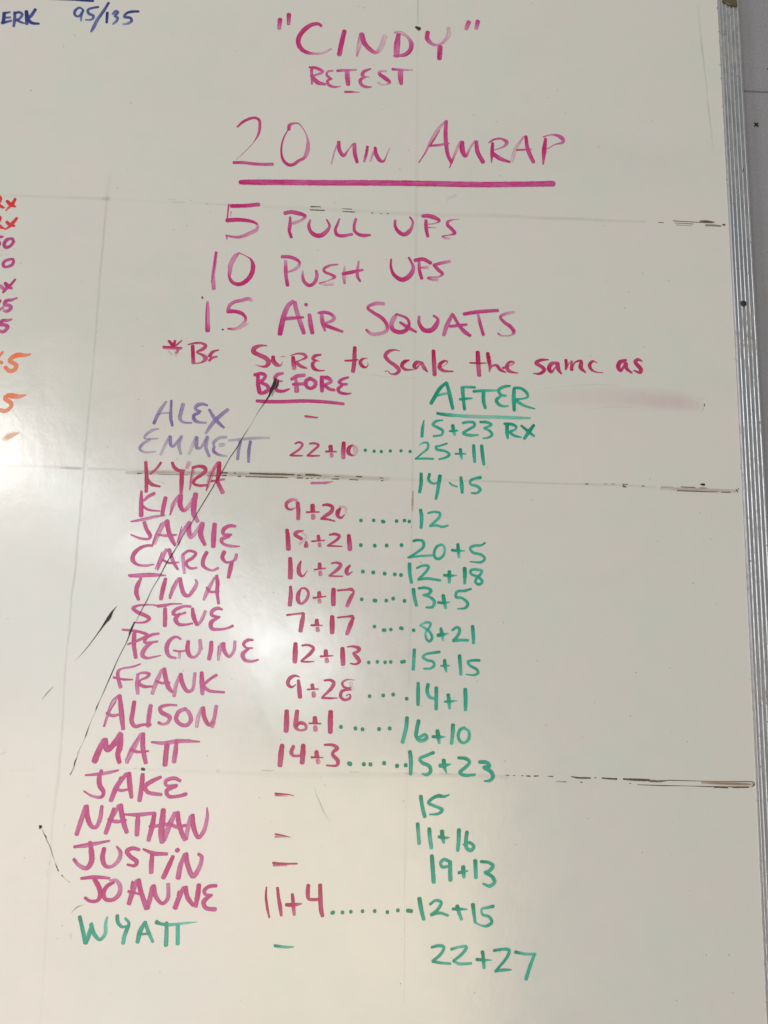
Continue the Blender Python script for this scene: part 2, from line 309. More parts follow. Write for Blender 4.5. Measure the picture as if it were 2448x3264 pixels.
# ---------------------------------------------------------------- writing and marks
DATA = """word|pink word CINDY in quotation marks at the top|P|-1717 5535 50 95,-1722 5410 42 60;-1615 5606 50 95,-1613 5475 38 70;-1222 5469 30 90,-1259 5495 38 90,-1340 5478 46 90,-1418 5414 53 95,-1477 5321 53 95,-1488 5240 53 95,-1453 5162 49 95,-1388 5115 42 95,-1289 5100 26 50,-1182 5114 26 25,-1094 5174 23 30;-945 5415 50 90,-972 5264 53 95,-997 5099 53 80;-787 5093 23 50,-764 5233 57 20,-742 5385 50 60;-738 5385 50 100,-702 5266 53 90,-628 5180 49 80,-564 5147 42 60,-511 5205 57 20,-462 5367 57 20;-300 5395 46 85,-315 5254 68 70,-317 5114 61 60;-346 5423 27 50,-273 5420 46 30,-191 5370 34 40,-144 5282 49 80,-160 5191 49 85,-222 5134 46 80,-347 5116 30 60;48 5447 46 95,44 5360 50 90,100 5293 42 60,172 5280 30 40,244 5329 38 35,297 5422 50 20,295 5513 42 25;200 5257 57 85,193 5101 53 90;539 5605 50 80,508 5509 46 50;648 5620 50 85,628 5518 42 50
word|small pink word RETEST under CINDY|P|-1316 4890 34 80,-1304 4704 22 70;-1344 4919 23 90,-1264 4912 38 80,-1182 4867 30 70,-1287 4813 26 60;-1313 4811 37 90,-1239 4726 49 80,-1149 4705 30 70;-1066 4886 23 60,-1128 4869 26 60,-1136 4829 26 80,-1099 4791 30 80;-1072 4783 19 80,-1124 4751 30 80,-1104 4699 34 80,-1041 4676 26 80,-970 4685 15 50;-1013 4888 30 90,-924 4898 30 60,-790 4910 23 50;-897 4889 53 60,-888 4791 53 85,-878 4713 45 80;-621 4931 19 80,-700 4888 38 80,-716 4844 38 80,-680 4824 26 50,-635 4822 15 40;-689 4820 30 60,-738 4778 38 80,-722 4720 37 80,-667 4693 30 80,-605 4695 15 80;-432 4910 23 30,-512 4897 30 50,-511 4867 38 85,-438 4811 45 90,-392 4764 38 80,-428 4737 19 30,-490 4730 23 20,-526 4758 26 30;-361 4937 30 90,-244 4934 26 50,-122 4938 15 40;-266 4921 57 60,-263 4819 56 80,-253 4750 38 80
underline|short pink underline below the T of RETEST|P|-911 4617 26 90,-834 4620 22 85,-745 4620 11 50
ink_spot|black spot of dirt beside the D of CINDY|K|-94 5505 27 100,-54 5483 50 100
smudge|faint grey smudge under the word AMRAP|F|423 3376 55 22,384 3342 60 30,331 3326 55 20,309 3269 27 15
number|large thin pink number 20|P|-2149 4114 20 90,-2092 4176 28 95,-2010 4226 30 90,-1944 4238 30 90,-1900 4211 30 85,-1889 4119 30 80,-1903 4025 23 80,-1958 3918 6 80,-2037 3816 6 70,-2139 3700 6 60;-2167 3663 33 90,-2065 3667 35 80,-1933 3657 35 75,-1825 3655 35 75,-1717 3660 35 75;-1550 4107 38 85,-1544 4160 38 80,-1499 4186 23 75,-1445 4188 15 80,-1387 4127 8 90,-1335 4023 20 40,-1319 3931 40 50,-1327 3826 45 50,-1360 3752 33 75,-1419 3717 33 80,-1477 3669 35 90,-1531 3660 38 95,-1593 3710 30 95,-1620 3787 23 95,-1625 3892 18 95,-1600 4012 15 95,-1556 4106 10 90
word|small pink word MIN|P|-1039 3694 15 40,-1008 3852 15 50,-969 3959 25 50;-964 3973 38 95,-955 3881 40 90,-904 3804 38 85,-846 3885 10 70,-800 3953 18 60;-781 3954 43 70,-772 3836 43 85,-742 3726 35 90;-627 3928 30 90,-641 3828 30 90,-660 3736 25 60;-588 3745 23 30,-555 3871 20 60;-538 3918 33 95,-524 3833 43 90,-473 3756 40 85,-437 3751 25 80,-408 3812 10 70,-369 3925 10 40
underline|long thick pink line under 20 MIN AMRAP|P|-2076 3421 52 95,-1957 3426 60 90,-1599 3439 62 85,-1120 3453 62 82,-640 3471 63 82,-329 3482 63 82,203 3494 63 80,724 3505 63 78,1110 3525 63 78,1545 3550 66 78
word|large pink word AMRAP|P|-25 3752 11 95,46 3877 17 70,122 4053 36 35,200 4194 36 30,285 4293 28 50;97 3963 19 90,149 4055 17 90,213 4173 8 80;287 4293 36 85,280 4147 42 85,289 4003 44 80,313 3860 41 90,354 3768 36 85;97 3969 22 95,190 3981 28 75,322 4011 22 60;333 3700 11 90,365 3790 19 85,403 3907 33 25,455 4031 28 50;475 4032 47 95,482 3924 55 85,516 3854 36 85,575 3971 22 40,627 4053 22 60;643 4047 39 85,658 3917 47 85,723 3788 47 90;834 4033 33 95,828 3910 39 95,822 3787 11 80;787 4038 14 80,854 4082 22 80,934 4094 25 75,1001 4054 42 70,974 4003 25 60,854 3947 8 70;835 3903 47 95,921 3842 47 85,1035 3803 25 90;1061 3812 36 20,1101 3965 39 20,1201 4135 22 40;1225 4136 36 95,1241 3999 42 85,1274 3900 47 80,1314 3812 39 80;1114 3958 19 95,1187 3965 22 80,1287 3975 22 50;1457 4117 31 95,1441 3979 50 95,1427 3791 19 80;1428 4138 14 80,1508 4167 20 50,1589 4166 31 75,1655 4126 47 70,1662 4082 36 60,1561 4045 11 70,1481 3988 19 40
number|pink number 5 before PULL UPS|P|-2195 3143 16 90,-2199 3050 16 90,-2205 2934 13 90;-2162 3057 11 50,-2166 2993 11 30;-2165 3123 43 100,-2009 3133 43 90,-1853 3155 43 80;-2204 2945 47 100,-2129 2954 47 90,-2043 2957 42 90,-1956 2949 38 85,-1874 2923 25 90,-1851 2890 22 40,-1865 2843 40 40,-1948 2793 42 45,-2043 2749 36 60,-2118 2746 27 70,-2205 2760 22 70;-2199 2755 16 60,-2193 2715 16 50
word|pink word PULL|P|-1551 3058 40 80,-1487 3076 43 80,-1400 3064 47 85,-1317 3033 34 90,-1353 2985 29 40,-1449 2940 38 40;-1487 3014 20 95,-1485 2904 38 80,-1490 2846 33 90,-1463 2766 31 95;-1256 2988 22 60,-1270 2924 31 80,-1251 2855 38 90,-1195 2805 47 95,-1130 2802 49 90,-1067 2851 42 80,-1032 2922 25 80,-1067 2996 18 95;-923 3013 18 80,-943 2949 25 80,-965 2878 31 85,-944 2821 38 90,-889 2806 38 85,-771 2831 29 75;-734 3021 29 70,-751 2944 29 80,-746 2875 31 85,-695 2831 36 90,-641 2821 40 80,-566 2830 25 80
word|pink word UPS after PULL|P|-283 3021 27 75,-282 2951 31 90,-242 2883 40 95,-176 2851 45 90,-117 2894 43 75,-86 2959 25 70,-82 3017 23 75,-116 3068 18 95;31 3086 38 85,102 3089 47 85,178 3068 45 85,228 3035 25 90,180 3004 11 70,98 2987 9 80;70 3035 34 80,74 2942 38 90,95 2838 31 90;99 2949 13 80,191 2949 7 40;457 3064 7 40,375 3053 14 70,321 3027 29 80,321 2987 36 85,366 2942 38 85,404 2891 36 85,345 2865 11 80,258 2845 16 85,313 2824 27 30,356 2820 11 30
number|pink number 10 before PUSH UPS|P|-2305 2553 29 75,-2314 2416 33 70,-2324 2268 40 50,-2307 2116 44 60;-2310 2541 9 90,-2323 2302 9 95,-2338 2188 11 90;-2043 2557 13 80,-2084 2516 49 45,-2132 2411 51 45,-2138 2331 44 55,-2140 2263 29 90,-2099 2197 37 95,-2024 2179 42 95,-1951 2219 48 95,-1892 2307 48 95,-1881 2409 44 95,-1906 2477 24 95,-1956 2515 9 90,-2038 2552 11 90
word|pink word PUSH|P|-1560 2527 35 85,-1474 2528 38 85,-1398 2502 38 80,-1359 2469 29 85,-1367 2418 38 30,-1414 2376 33 35,-1482 2345 13 70;-1515 2480 33 40,-1510 2378 38 80,-1501 2287 37 75,-1480 2186 37 95;-1315 2368 11 60,-1315 2306 29 70,-1296 2238 35 75,-1235 2193 37 85,-1178 2231 37 80,-1154 2312 35 70,-1165 2374 27 80;-924 2457 18 70,-1009 2443 24 70,-1077 2400 29 80,-1071 2366 29 85,-1005 2338 29 80,-951 2308 33 80,-1003 2270 9 70,-1124 2224 15 80;-1108 2217 29 15,-969 2222 31 15;-1065 2202 9 50,-969 2211 11 40;-842 2440 17 30,-848 2329 40 30,-839 2233 26 70;-860 2346 37 100,-791 2364 40 95,-638 2403 26 70;-686 2506 20 50,-697 2394 32 60,-694 2320 32 80,-662 2265 23 90
word|pink word UPS after PUSH|P|-318 2545 20 90,-318 2453 26 95,-281 2358 37 95,-189 2302 49 95,-106 2349 52 80,-63 2448 38 70,-88 2521 26 80,-118 2572 23 90;-47 2540 38 85,44 2559 41 85,136 2515 38 90;102 2461 43 20,25 2454 17 70;0 2524 29 70,8 2420 35 90,35 2325 35 95;354 2545 32 40,270 2523 35 70,172 2494 32 80;172 2494 35 85,222 2436 38 85,269 2389 35 80,230 2352 20 40,104 2335 23 85,147 2314 20 60,217 2317 29 30
word|pink word SQUATS|P|-390 2007 40 50,-488 2004 40 60,-569 1954 31 85,-498 1894 34 85,-400 1832 40 85,-345 1754 37 85,-348 1688 37 50,-436 1649 40 35,-519 1646 37 40,-576 1692 23 90;-242 1889 20 90,-262 1851 48 45,-294 1777 45 60,-279 1705 45 85,-202 1676 45 90,-127 1704 42 90,-96 1777 31 90,-123 1842 28 85,-242 1889 23 80;-198 1793 26 85,-107 1733 40 85,-16 1686 25 90;13 1869 28 70,17 1789 34 90,74 1711 48 95,157 1714 51 90,211 1781 48 80,227 1847 28 80,179 1885 26 90;296 1661 37 70,329 1771 45 70,390 1912 34 70;397 1904 31 85,461 1790 34 80,532 1705 45 80,594 1664 34 90;364 1765 31 85,461 1778 34 80,551 1793 28 85;522 1916 37 90,668 1947 40 85,905 1974 34 80;682 1915 26 60,704 1813 34 85,743 1677 31 90;1087 1959 29 30,1003 1941 34 45,934 1898 31 80,976 1838 34 85,1045 1789 40 85,1087 1725 37 85,1060 1688 20 40,948 1677 17 50,907 1701 17 90
number|pink number 15 before AIR SQUATS|P|-2367 1956 24 60,-2360 1850 41 55,-2354 1739 45 50,-2347 1617 50 90;-2376 1939 9 90,-2376 1805 13 95,-2366 1672 15 95;-1876 1991 39 20,-1908 2010 39 55,-1992 1987 37 65,-2065 1967 37 70,-2116 1926 37 65,-2134 1870 35 70;-2133 1853 48 85,-2059 1855 39 95,-1984 1836 41 90,-1934 1787 30 95,-1937 1743 33 50,-1976 1686 43 30,-2038 1650 35 35,-2122 1649 19 90;-1899 1722 9 50,-1944 1676 9 50
ink_spot|black speck left above the number 15|K|-2433 2012 17 100,-2425 1996 15 100
ink_spot|black speck between the digits of 15|K|-2185 1637 17 100,-2174 1635 17 100
word|pink word AIR with a dotted i|P|-1540 1607 52 95,-1528 1702 54 90,-1502 1837 54 70,-1459 1950 48 60,-1408 1997 39 70;-1392 1986 42 70,-1360 1864 44 60,-1324 1765 48 65,-1274 1627 39 85;-1516 1786 37 90,-1421 1797 37 85,-1289 1813 24 90;-1264 1969 37 85,-1261 1955 33 85;-1221 1847 37 75,-1205 1747 48 75,-1179 1631 41 90;-1121 1871 26 80,-1053 1881 35 80,-978 1861 33 80,-939 1818 37 60,-964 1783 33 60,-1037 1753 26 60;-1084 1852 37 60,-1070 1763 44 80,-1039 1664 26 70;-1058 1735 37 90,-961 1700 37 85,-843 1660 28 80
symbol|crimson asterisk before the note|C|-2770 1484 26 95,-2716 1427 39 95;-2701 1487 26 95,-2712 1427 36 95;-2626 1493 13 90,-2685 1434 18 85;-2828 1412 21 95,-2734 1410 23 95,-2620 1406 18 70;-2821 1397 21 60,-2632 1397 26 50;-2663 1382 33 60,-2673 1349 31 50;-2769 1372 13 20,-2728 1321 15 20;-2693 1362 13 20,-2677 1312 15 20
word|crimson word BE after the asterisk|C|-2554 1448 13 90,-2473 1468 23 85,-2398 1467 26 75,-2358 1439 36 75,-2393 1398 36 75,-2454 1363 18 80,-2390 1333 28 80,-2350 1295 51 70,-2391 1247 18 80,-2484 1231 13 60;-2503 1434 36 95,-2493 1342 39 95,-2482 1237 41 70;-2211 1398 13 90,-2279 1370 31 85,-2307 1322 41 80;-2225 1319 18 70,-2275 1304 26 70,-2310 1270 26 80
word|crimson word SURE|C|-1678 1466 10 90,-1754 1463 28 75,-1816 1432 49 75,-1826 1392 49 80,-1761 1355 44 75,-1684 1318 49 75,-1650 1273 49 75,-1679 1226 33 80,-1742 1224 15 75,-1793 1238 10 40;-1603 1340 36 95,-1601 1294 46 90,-1554 1246 41 75,-1517 1242 18 70,-1496 1285 8 40;-1515 1343 13 40,-1471 1348 10 30;-1408 1360 10 90,-1334 1385 18 80,-1257 1375 34 70,-1237 1347 34 75,-1293 1312 13 80,-1361 1287 15 80;-1382 1341 36 95,-1372 1263 46 80,-1364 1210 44 50;-1348 1283 34 70,-1290 1239 36 75,-1223 1218 15 85;-1074 1381 21 80,-1143 1363 36 80,-1161 1329 34 80,-1090 1305 10 70;-1128 1311 21 70,-1162 1270 39 85,-1144 1218 39 80,-1086 1196 21 80,-1026 1201 10 80
heading|pink heading BEFORE over the middle column|Q|-1800 1123 33 90,-1726 1139 38 90,-1681 1121 33 85,-1697 1074 33 80,-1746 1040 33 80;-1762 1105 38 95,-1755 1014 41 95,-1734 923 46 90;-1720 1034 33 85,-1656 1004 38 80,-1636 966 41 80,-1678 925 41 85,-1727 910 31 85;-1487 1151 28 75,-1549 1132 38 80,-1573 1092 38 80,-1533 1060 28 70,-1490 1062 18 60;-1533 1054 26 70,-1569 1007 38 85,-1547 955 38 85,-1478 945 31 85,-1410 973 18 85;-1248 1138 39 60,-1335 1122 39 75,-1390 1085 31 80;-1369 1027 31 85,-1256 1037 33 70;-1340 1087 33 60,-1325 950 49 70;-1183 1105 39 80,-1226 1071 41 85,-1224 1019 38 85,-1185 987 33 85,-1135 1009 38 80,-1121 1061 38 70,-1183 1105 36 80;-1058 1129 31 85,-1049 1038 46 90,-1046 959 36 80;-1058 1119 33 80,-982 1112 44 80,-949 1074 33 70,-992 1046 28 70,-1029 1032 31 80;-1017 1026 33 85,-965 988 36 80,-908 977 26 85;-759 1131 19 85,-832 1101 32 85,-862 1072 32 85,-819 1047 28 80,-772 1051 26 75;-829 1030 28 85,-870 990 36 85,-848 953 32 85,-784 939 28 85,-724 946 13 85
underline|pink underline below BEFORE|Q|-1760 825 33 95,-1673 821 38 90,-1485 825 38 85,-1236 842 38 80,-1047 840 36 80,-922 833 33 80,-802 822 31 75
word|crimson lowercase word to|C|-698 1479 37 95,-699 1396 45 85,-699 1308 45 75,-709 1198 41 75;-802 1321 19 95,-723 1327 24 85,-660 1337 17 80;-545 1360 6 50,-608 1347 26 85,-633 1310 37 85,-611 1267 37 85,-568 1252 17 90,-545 1280 9 70,-549 1313 6 40
word|crimson word Scale|C|-193 1456 6 90,-251 1467 17 80,-325 1442 37 75,-355 1392 39 80,-312 1333 37 75,-236 1280 41 75,-198 1227 41 75,-234 1187 26 85,-297 1190 11 85,-325 1222 9 70,-353 1208 11 80;-90 1351 19 85,-137 1333 39 90,-168 1288 39 90,-135 1245 30 80,-40 1243 13 85;53 1334 19 75,-5 1327 41 85,-30 1287 39 90,-14 1255 22 85,28 1300 22 50,64 1324 28 60;59 1323 32 60,81 1269 39 75,119 1226 17 90;183 1471 39 95,191 1339 45 80,201 1191 41 75;234 1280 15 80,292 1293 11 30,345 1350 11 70,313 1357 22 85,260 1319 39 85,256 1275 41 80,304 1242 30 80,407 1239 13 85
word|crimson word the|C|680 1473 42 95,685 1387 47 95,689 1308 44 75,699 1202 44 70;594 1344 16 95,692 1345 18 95,781 1348 10 80;793 1464 37 95,806 1391 44 90,819 1312 34 75,813 1246 13 60;813 1272 10 60,857 1324 21 70,896 1322 34 80,934 1277 34 80,992 1249 18 85;966 1298 26 90,1023 1313 13 40,1093 1368 13 80,1049 1373 26 80,1010 1326 39 80,1023 1273 39 75,1074 1252 23 80,1136 1244 10 85
word|crimson word same|C|1477 1412 13 90,1394 1405 34 80,1336 1370 36 85,1394 1332 39 85,1432 1294 39 85,1380 1246 31 85,1304 1247 10 80;1573 1385 21 70,1509 1363 47 80,1483 1309 47 85,1508 1270 34 80,1560 1331 18 50,1592 1379 26 70;1579 1365 47 80,1591 1299 39 85,1623 1254 18 85;1675 1415 34 95,1678 1355 29 95,1672 1302 18 80,1714 1390 13 70;1739 1404 26 70,1739 1304 39 85;1739 1304 16 80,1778 1392 18 80,1848 1408 31 85,1841 1334 47 80,1894 1277 18 85;2028 1394 10 50,1977 1412 26 80,1941 1364 37 85,1963 1312 31 80,2020 1285 16 70,2090 1283 10 70
word|crimson word as at the end of the note|C|2356 1439 26 85,2285 1410 47 85,2265 1356 47 85,2289 1310 34 85,2322 1351 26 80,2349 1412 21 60;2349 1399 47 85,2360 1339 39 85,2417 1291 21 85;2536 1432 18 70,2491 1450 34 85,2458 1422 39 85,2483 1383 42 85,2521 1338 44 85,2514 1298 34 85,2443 1318 18 85
heading|green heading AFTER over the right column|T|166 861 36 95,207 938 39 95,268 1044 36 90,336 1106 30 90;336 1101 34 85,364 1003 36 85,386 906 39 90,408 809 34 90;228 950 21 80,301 974 28 60,385 982 17 60;505 1057 26 80,574 1063 28 75,653 1062 26 85;513 1052 41 80,523 943 36 85,540 803 30 90;486 918 24 95,554 928 26 90,623 934 15 80;638 1015 28 95,743 1027 28 80,902 1035 22 65;749 1011 39 80,750 908 39 85,771 827 30 85;1045 1092 22 90,976 1079 32 80,918 1039 32 75,944 985 30 80,1003 976 21 70;939 968 30 75,892 923 34 85,924 870 32 80,977 855 24 75,1027 860 15 80;1092 1066 32 90,1087 952 43 80,1093 810 32 85;1092 1072 26 90,1166 1069 32 85,1230 1022 34 80,1246 973 24 75,1188 949 19 80,1103 936 30 85;1114 920 32 80,1209 868 28 70,1320 837 15 85
underline|pale green underline below AFTER|T|236 749 28 100,315 739 34 90,472 730 36 55,683 726 36 45,893 728 36 45,1103 726 36 50,1272 730 19 60
score|green score 15+23 RX, topmost of the AFTER column|T|91 664 15 80,79 582 32 80,73 480 30 85;300 674 15 80,222 657 28 80,191 618 30 75,244 588 30 80,302 552 28 85,292 509 25 75,199 488 19 85;411 617 38 100,422 551 36 80,433 510 30 55;378 551 21 100,464 561 19 85;521 649 28 85,578 661 28 75,646 655 30 75,652 623 28 75,590 578 28 80,527 533 28 80,601 511 32 70,695 517 19 70;715 666 26 95,788 665 30 80,841 640 26 75,789 611 23 75,757 599 21 75,820 569 30 80,847 527 30 80,810 493 21 80,748 481 15 80;983 655 26 95,1061 652 32 90,1114 627 28 80,1104 594 21 75,1051 571 28 80;1014 645 38 95,1014 548 38 85,1022 490 23 80;1041 560 30 80,1093 524 32 75,1172 508 15 85;1172 640 23 95,1240 583 32 90,1314 524 26 75;1312 650 30 100,1261 578 38 85,1203 490 28 80
score|green score 25+11|T|44 380 11 50,90 409 21 70,137 408 23 75,138 349 25 80,82 294 19 80,5 225 15 90;5 225 15 90,104 233 23 80,203 232 19 85;351 411 19 85,268 380 21 80,227 368 25 85,237 341 30 80,331 323 25 80,379 287 27 80,343 254 25 75,265 230 17 85;498 350 32 100,507 286 32 80,515 242 23 60;444 297 19 95,561 300 17 70;644 399 32 95,650 301 34 85,658 211 27 80;732 398 34 95,744 294 36 85,758 185 29 75
dotted_leader|green dots between 22+10 and 25+11|T|-552 306 32 100,-542 305 32 100;-454 298 32 100,-445 297 32 100;-375 296 32 100,-366 296 32 100;-277 306 32 100,-267 305 32 100;-159 312 32 100,-150 311 32 100;-59 307 32 100,-50 307 32 100
dash|crimson dash in the ALEX row|C|-1222 671 17 95,-1165 666 15 90,-1081 658 11 80;-1216 660 19 50,-1091 654 15 40
score|crimson score 22+10|C|-1318 354 17 85,-1272 372 23 85,-1237 352 25 75,-1264 298 25 75,-1364 222 21 85;-1364 222 21 85,-1312 220 21 85,-1230 222 17 70;-1158 360 19 85,-1101 365 25 80,-1059 347 25 75,-1108 292 25 75,-1178 224 21 80;-1178 224 21 80,-1116 223 21 85,-1044 228 15 70;-929 338 44 95,-923 286 42 85;-916 251 36 55,-911 224 40 45;-978 277 21 95,-864 279 17 70;-785 382 38 100,-787 292 46 80,-785 212 42 60;-691 359 17 95,-726 325 42 85,-730 272 42 85,-692 244 21 80,-662 253 31 20,-653 317 53 15,-686 359 17 40
dash|pink dash in the KYRA row|P|-1123 -80 25 70,-1022 -75 25 70,-966 -71 27 70,-889 -55 12 40
name|faded violet name ALEX|V|-2870 533 31 85,-2844 609 36 60,-2804 696 38 50,-2753 784 25 50;-2697 796 25 80,-2695 700 27 75,-2691 603 32 75,-2668 513 25 80;-2841 630 15 40,-2775 652 19 35,-2682 655 15 50;-2565 763 38 50,-2580 682 40 60,-2590 596 38 50,-2552 556 27 50,-2459 552 17 70;-2300 756 21 75,-2358 770 30 65,-2419 746 38 65,-2427 709 32 60,-2368 684 19 75;-2383 672 32 70,-2443 633 34 75,-2424 580 38 70,-2366 560 25 55,-2304 560 19 65;-2276 708 27 70,-2225 629 36 60,-2170 567 36 70,-2105 510 23 80;-2074 715 36 55,-2153 642 38 65,-2231 554 40 55,-2297 440 27 40
name|faded violet name EMMETT|V|-2815 473 15 50,-2875 458 31 35,-2953 392 27 45,-2961 360 17 50,-2909 356 21 35,-2817 364 15 40;-2899 351 25 35,-2977 296 31 50,-3004 242 27 60,-2950 207 21 40,-2828 216 15 35;-2774 181 25 20,-2730 293 33 25,-2686 395 27 50;-2680 390 31 60,-2669 295 33 65,-2647 280 27 60,-2600 340 27 40,-2557 399 25 30;-2562 394 36 30,-2582 298 38 40,-2555 198 27 35;-2468 201 29 20,-2433 303 35 25,-2397 394 31 50;-2392 389 33 60,-2385 272 35 65,-2349 273 25 50,-2302 349 31 30,-2279 403 27 30;-2279 398 38 40,-2288 286 35 55,-2246 182 27 60;-2073 404 27 40,-2150 391 34 35,-2203 342 33 50,-2207 310 25 50;-2135 312 42 25,-2094 319 36 30;-2196 294 27 60,-2203 246 31 75,-2149 206 27 60,-2056 190 15 35;-2045 368 25 25,-1881 389 29 40,-1727 405 29 30,-1603 409 23 20;-1916 362 29 75,-1931 255 33 60,-1936 160 29 60;-1807 365 29 75,-1818 259 33 70,-1816 132 27 65
name|crimson name KYRA over the old tape line|C|-2928 97 33 90,-2917 10 35 95,-2906 -84 41 95,-2901 -230 35 85;-2764 96 27 95,-2802 34 25 80,-2869 -31 27 75;-2895 -94 31 85,-2851 -145 37 90,-2757 -168 21 90;-2641 100 29 90,-2618 51 37 90,-2565 15 35 90,-2504 17 23 70;-2458 108 42 25,-2480 44 35 30;-2531 11 43 95,-2527 -104 45 95,-2524 -229 33 80;-2434 -195 10 90,-2422 -69 35 30,-2408 47 39 30;-2434 -122 8 90,-2418 36 10 90;-2419 52 27 90,-2343 70 33 90,-2291 56 42 90,-2274 25 37 85,-2317 -24 35 85,-2385 -79 31 95,-2398 -121 29 95,-2340 -145 27 90,-2249 -137 23 80;-2255 -200 10 90,-2235 -116 41 30,-2206 0 46 35,-2151 113 31 60;-2251 -189 6 90,-2219 -42 10 90,-2179 64 10 80;-2135 113 46 100,-2130 13 46 100,-2139 -92 37 90,-2110 -154 41 75,-2076 -215 43 60;-2206 -92 21 100,-2140 -81 21 80,-2069 -67 23 60
name|pink name KIM|P|-2952 -226 23 95,-2946 -346 41 90,-2936 -495 45 85;-2813 -246 33 85,-2872 -281 35 75,-2919 -329 23 70;-2925 -386 25 85,-2872 -424 27 85,-2739 -438 14 90;-2688 -288 39 85,-2702 -380 43 90,-2711 -473 37 85;-2627 -476 14 90,-2602 -366 45 35,-2552 -271 31 50;-2626 -460 6 90,-2577 -283 10 80;-2529 -260 51 85,-2526 -364 51 95,-2486 -425 35 85,-2438 -382 41 40,-2388 -277 25 50;-2367 -240 49 85,-2378 -360 55 85,-2372 -463 51 80,-2327 -539 39 60
name|pink name JAMIE|P|-3039 -560 16 90,-2915 -536 31 45,-2785 -501 31 45,-2685 -483 14 80;-3035 -555 6 80,-2886 -514 8 80,-2696 -478 6 80;-2897 -566 37 80,-2867 -642 37 85,-2827 -703 39 85,-2830 -738 26 80,-2920 -741 26 70,-3029 -703 16 80;-2790 -804 20 80,-2752 -690 41 50,-2690 -565 37 50;-2796 -783 8 90,-2720 -566 8 90;-2765 -803 8 70,-2678 -585 6 60;-2656 -544 49 85,-2634 -646 47 85,-2593 -737 47 80,-2553 -802 30 85;-2742 -695 16 90,-2650 -703 30 65,-2545 -689 16 85;-2518 -796 16 80,-2490 -682 45 50,-2417 -557 41 65;-2535 -776 8 90,-2495 -600 10 90;-2412 -552 41 70,-2417 -639 49 80,-2392 -710 45 60,-2349 -668 41 40,-2294 -574 31 40;-2275 -558 49 75,-2288 -676 53 85,-2236 -788 35 85;-2143 -561 43 90,-2147 -672 51 85,-2144 -805 45 85;-1921 -578 27 80,-1980 -575 35 85,-2043 -613 41 85,-2045 -669 31 80,-1959 -672 24 85;-1984 -688 35 80,-2062 -731 41 75,-2040 -772 28 80,-1957 -795 30 60,-1866 -795 14 85
score|crimson score 9+20|C|-1254 -306 23 40,-1292 -266 31 35,-1343 -278 35 60,-1384 -315 33 80,-1375 -362 27 85,-1333 -378 21 80,-1288 -359 10 70;-1262 -306 41 80,-1251 -394 41 85,-1250 -479 39 75;-1100 -325 45 95,-1095 -391 45 85;-1091 -433 41 55,-1087 -467 45 50;-1163 -402 19 95,-1026 -396 14 80;-988 -319 21 90,-931 -314 31 90,-884 -337 35 85,-893 -384 39 80,-958 -437 35 80,-1002 -470 21 85;-1002 -470 21 85,-936 -473 21 85,-853 -491 14 85;-797 -349 19 95,-821 -381 45 90,-825 -428 37 85,-788 -453 25 85,-749 -416 10 70;-808 -334 27 20,-746 -338 27 15,-734 -400 27 10
score|crimson score 18+21|C|-1364 -602 37 100,-1350 -697 45 90,-1340 -809 49 75;-1186 -604 10 90,-1256 -622 35 75,-1276 -648 37 80,-1203 -694 35 85;-1206 -620 10 30,-1153 -670 20 15,-1221 -744 31 15;-1152 -727 27 85,-1151 -773 47 80;-1026 -656 33 90,-1016 -702 37 85;-1011 -739 33 55,-1004 -768 37 50;-1092 -718 18 90,-953 -703 14 75;-904 -642 20 85,-848 -632 29 85,-797 -649 29 85,-816 -686 29 80,-920 -761 20 85;-920 -761 20 85,-844 -762 18 85,-762 -764 10 90;-697 -641 37 100,-688 -718 47 85,-680 -795 47 70
dotted_leader|green dots between 9+20 and 12|T|-576 -475 35 100,-565 -475 35 100;-439 -470 35 100,-428 -470 35 100;-341 -478 35 100,-331 -479 35 100;-331 -481 35 100,-320 -482 35 100;-190 -470 35 100,-179 -471 35 100;-105 -462 35 100,-94 -462 35 100;-52 -470 35 100,-42 -471 35 100
dotted_leader|green dots between 18+21 and 20+5|T|-569 -744 37 100,-558 -744 37 100;-419 -745 37 100,-408 -746 37 100;-291 -740 37 100,-280 -740 37 100;-131 -731 37 100,-120 -731 37 100
score|green score 14-15 in the KYRA row|T|71 64 31 95,73 -41 35 90,59 -146 31 85;164 62 29 90,155 -7 29 80,202 -45 23 75,264 -30 21 75;279 45 38 100,265 -56 35 75,253 -140 33 80,238 -214 27 85;383 -26 15 90,409 -52 17 80,467 -71 15 85;507 36 29 95,518 -48 38 80,524 -137 27 85;725 41 31 90,657 25 27 80,611 -3 27 75,617 -40 25 75,689 -59 31 75,721 -95 31 80,690 -132 23 75,628 -137 19 85
score|green score 12 in the KIM row|T|73 -339 33 95,87 -427 37 75,82 -536 29 85;156 -373 19 85,218 -356 25 70,285 -369 27 75,280 -411 29 75,220 -475 29 75,179 -513 25 70;179 -513 25 70,251 -505 25 75,313 -519 25 75,374 -502 19 80
